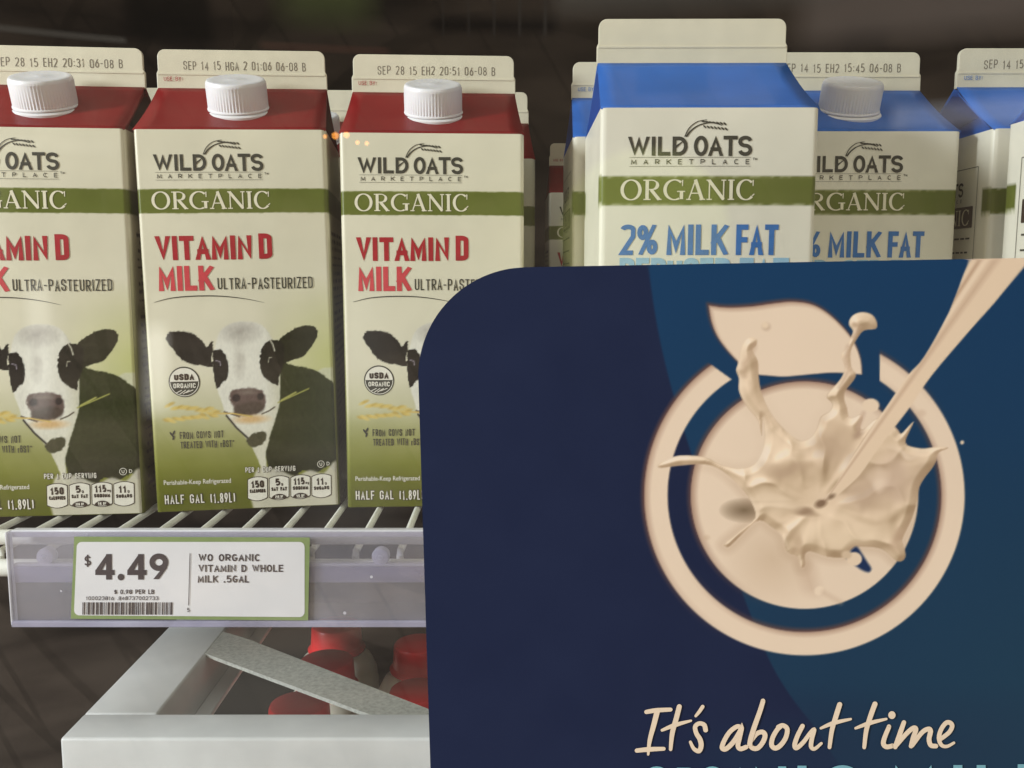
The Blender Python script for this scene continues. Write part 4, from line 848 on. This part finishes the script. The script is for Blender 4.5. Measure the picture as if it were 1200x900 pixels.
    for x, y, rx, ry, c, a, rot in ((975, 525, 34, 40, (186, 162, 134), .75, .5), (918, 552, 36, 14, (182, 158, 130), .8, .1), (1010, 575, 46, 26, (188, 164, 138), .8, -.5), (938, 597, 18, 9, (150, 126, 100), .9, .1), (1050, 560, 34, 36, (196, 172, 148), .7, 0),
                                    (955, 480, 18, 26, (196, 170, 142), .7, .6), (1030, 562, 16, 12, (230, 210, 184), .8, 0), (905, 585, 40, 20, (226, 206, 176), .7, 0), (985, 630, 70, 26, (226, 206, 174), .7, 0), (1060, 530, 20, 8, (232, 212, 186), .7, .2), (1052, 632, 16, 10, (196, 170, 142), .7, -.8), (930, 640, 10, 16, (190, 166, 136), .7, .3), (1005, 500, 7, 14, (170, 144, 120), .8, .6)):
        blot(x, y, rx, ry, c, a, 1., rot)
    rim = np.clip(1-np.abs(dc+2.4)/2.4, 0, 1)*inside; cv.put(rim*.22*np.clip(.6-lit, 0, 1), (236, 219, 192)); ed = inside*np.clip(1+dc/9, 0, 1); cv.put(ed*np.clip(lit, 0, 1)*.62, (168, 140, 112)); cv.put(ed*np.clip(-lit, 0, 1)*.55, (238, 222, 196)); cv.put(np.clip(1-np.abs(dc+.2)/1.2, 0, 1)*(.10+.24*vnoise(X, Y, 40, 77, 1))*np.clip(inside+b2*(dc < 2), 0, 1), (176, 150, 122))
    # finger shading
    cv.line(A([(262, 500), (262, 430), (300, 380), (320, 330)]), 5, (190, 164, 136), 6, .6); cv.line(A([(300, 540), (320, 640), (400, 770)]), 4, (206, 182, 152), 6, .6); cv.line(A([(870, 330), (852, 400), (872, 470), (820, 570)]), 4, (194, 168, 142), 5, .7); cv.line(A([(905, 200), (940, 215), (925, 240), (900, 275)]), 4, (186, 160, 132), 4, .7)
    # hole with a loose drop
    hole = smoothpoly(Dz([(490, 420), (520, 404), (548, 440), (580, 490), (604, 530), (590, 552), (550, 540), (500, 505), (455, 468), (470, 452)])); cv.put(cov(sdf(X, Y, hole), 3.5), (28, 48, 84)); cv.ell(1001, 655, 9, 8, (226, 205, 176), 2); cv.ell(992, 650, 6, 5, (206, 184, 154), 3)
    # falling stream
    st = smoothpoly([(1150, 285), (1112, 366), (1083, 418), (1064, 440), (1035, 482), (1008, 520), (978, 570), (968, 580), (958, 588), (966, 592), (982, 580), (1008, 556), (1030, 524), (1063, 482), (1092, 440), (1136, 388), (1176, 342), (1215, 285)], 4)
    ds = sdf(X, Y, st); sa = cov(ds, 1.8); keep = np.maximum(keep, cv.put(sa, (224, 202, 172))); keep = np.maximum(keep, sa)
    ax = np.array([.53, -.848]); u = (X-962)*ax[0]+(Y-588)*ax[1]; pw = (X-962)*.848+(Y-588)*.53; hwd = np.clip(4+u*.062, 3, 30); q = pw/hwd
    cv.put(sa*np.clip(1-np.abs(q-.3)/.16, 0, 1)*.75, (172, 142, 116)); cv.put(sa*np.clip(1-np.abs(q-.9)/.3, 0, 1)*.6, (186, 158, 132)); cv.put(sa*np.clip(1-np.abs(q-.55)/.15, 0, 1)*.5, (232, 213, 186)); cv.put(sa*np.clip(1-np.abs(q+.45)/.4, 0, 1)*.5, (232, 213, 186))
    cv.ell(962, 590, 7, 4.5, (122, 98, 76), 4, .9, -.4); cv.ell(974, 582, 5, 2.6, (120, 98, 76), 3, .8, -.5); cv.ell(964, 581, 6, 4, (222, 200, 170), 3, .9)
    for x, y, rx, ry in ((1020.5, 475, 10, 8), (1127.5, 518.5, 2.2, 2.2)): keep = np.maximum(keep, cv.ell(x, y, rx, ry, (226, 206, 178), 2))
    cv.line([(1012, 484), (1006, 500)], 5, (196, 170, 146), 4, .6); cv.ell(898, 383, 5, 4.6, (178, 152, 126), 4, .5); cv.ell(896.5, 381, 4, 3.6, (228, 208, 178), 3, .9)
    cv.ell(960, 692, 6, 5, (232, 213, 186), 2.5, .9, -.6); cv.line([(965, 694), (985, 706)], 6, (196, 172, 146), 5, .4); cv.ell(1080, 484, 5, 4, (206, 182, 156), 4, .6); cv.ell(828, 630, 4, 3, (200, 176, 146), 3, .5)
    return alb(cv.C)*.86, keep
zr = np.concatenate([np.linspace(SH, .118, 560), np.linspace(.118, 0, 24)[1:]])
tt = np.concatenate([np.linspace(0, .92, 640), np.linspace(.92, 1, 12)[1:]])
def inset(z): 
    d = np.where(z > SH-SR, z-(SH-SR), np.where(z < SR, SR-z, 0)); return SR-np.sqrt(np.maximum(SR*SR-d*d, 0))
xl = inset(zr); GX = xl[:, None]+tt[None, :]*(SW-2*xl)[:, None]; GZ = np.repeat(zr[:, None], len(tt), 1)
WX, WZ = s2w(GX, GZ); fwd = SY*math.cos(PITCH)-(WZ-CAMH)*math.sin(PITCH); upc = SY*math.sin(PITCH)+(WZ-CAMH)*math.cos(PITCH)
SC_, SK = paint_sign(600+FPX*WX/fwd, 450-FPX*upc/fwd)
SV = np.stack([GX, np.zeros_like(GX), GZ], -1)
grid_obj("printed_face", SV[::-1], SC_[::-1], M['signprint'], sign)
SV2 = SV.copy(); SV2[..., 1] -= .00004; grid_obj("milk_emblem", SV2[::-1], SC_[::-1], M['signprint'], sign, (SK > .5)[::-1])
k = Ink()
Z3 = lambda L_: [(750+a/5.714, 815+b/5.714) for a, b in L_]; Z4 = lambda L_: [(950+a/5.714, 815+b/5.714) for a, b in L_]
def pen(pts, w): k.ribbon(smoothpoly(pts, 6, False), w, True)
T6 = [5.2, 5.8, 5.4]
pen(Z3([(42, 108), (110, 97), (204, 92)]), [5, 5.4, 4.6]); pen(Z3([(115, 102), (90, 200), (64, 300), (54, 392)]), [6.4, 6, 5, 2.8]); pen(Z3([(-22, 366), (60, 358), (158, 354)]), [5, 5.6, 4.4])
pen(Z3([(262, 72), (242, 150), (215, 250), (204, 358)]), [5.8, 6, 5.6, 4]); pen(Z3([(146, 230), (230, 196), (340, 166)]), [3.2, 5.4, 2.6]); pen(Z3([(418, 72), (396, 105), (372, 134)]), [4.4, 4.2, 3.2])
pen(Z3([(438, 228), (428, 194), (395, 184), (368, 206), (376, 250), (400, 290), (408, 332), (394, 368), (360, 354), (336, 308)]), [5.6, 5, 5.2, 6, 5.4, 3.4])
pen(Z3([(678, 216), (650, 204), (600, 240), (562, 300), (548, 346), (574, 354), (622, 310), (664, 244), (678, 216), (664, 282), (654, 334), (672, 354), (708, 342)]), T6)
pen(Z3([(822, 34), (800, 105), (766, 200), (738, 290), (732, 335)]), [5.4, 6, 5.6]); pen(Z3([(734, 312), (778, 256), (818, 242), (836, 266), (820, 312), (786, 350), (750, 348), (732, 318)]), T6)
pen(Z3([(924, 208), (955, 198), (984, 222), (974, 280), (940, 330), (905, 350), (880, 330), (886, 282), (914, 230), (938, 206)]), T6)
pen(Z3([(1086, 202), (1052, 270), (1034, 328), (1048, 348), (1092, 310), (1140, 246), (1164, 228), (1148, 290), (1144, 340), (1168, 354), (1212, 318)]), [5.4, 5.6, 4.8, 5.4, 3.4])
pen(Z4([(192, 58), (166, 140), (140, 230), (124, 344)]), [6, 6, 5.4, 4.4]); pen(Z4([(66, 216), (150, 182), (266, 155)]), [3, 5.2, 2.8])
pen(Z4([(428, 54), (400, 130), (370, 230), (356, 344)]), [6, 6, 5.4, 4.4]); pen(Z4([(298, 216), (390, 182), (504, 154)]), [3, 5.2, 2.8])
k.disc(Z4([(541, 128)])[0], 4.3, 18, 4.6); pen(Z4([(522, 206), (494, 272), (484, 318), (504, 340), (544, 334)]), T6)
pen(Z4([(622, 178), (600, 240), (564, 342)]), T6); pen(Z4([(572, 330), (640, 252), (684, 216), (702, 226), (684, 280), (670, 336)]), T6); pen(Z4([(678, 330), (742, 246), (784, 222), (800, 236), (790, 290), (802, 330), (836, 336)]), T6)
pen(Z4([(868, 288), (922, 246), (944, 206), (934, 182), (905, 180), (872, 222), (856, 280), (872, 328), (910, 338), (956, 314)]), [5, 5.4, 5.2, 3.2])
k.put("slogan_lettering", smap, M['signcream'], sign, .0002)
k = Ink(); yb = 945
for t, a_, b_, y0 in (("O", 750, 789, 897.6), ("R", 793, 819, 899.2), ("G", 816, 853, 897.6), ("A", 851, 883, 898.6), ("N", 884, 921, 897.6), ("I", 933, 946, 896.8), ("C", 962, 1012, 896.2), ("M", 1044, 1096, 896), ("I", 1116, 1128, 896), ("L", 1144, 1176, 896), ("K", 1192, 1232, 895)):
    k.text(t, a_, y0, b_, yb, 9.5 if t in 'RGAN' else 10.5)
k.put("headline_lettering", smap, M['signteal'], sign, .0002)
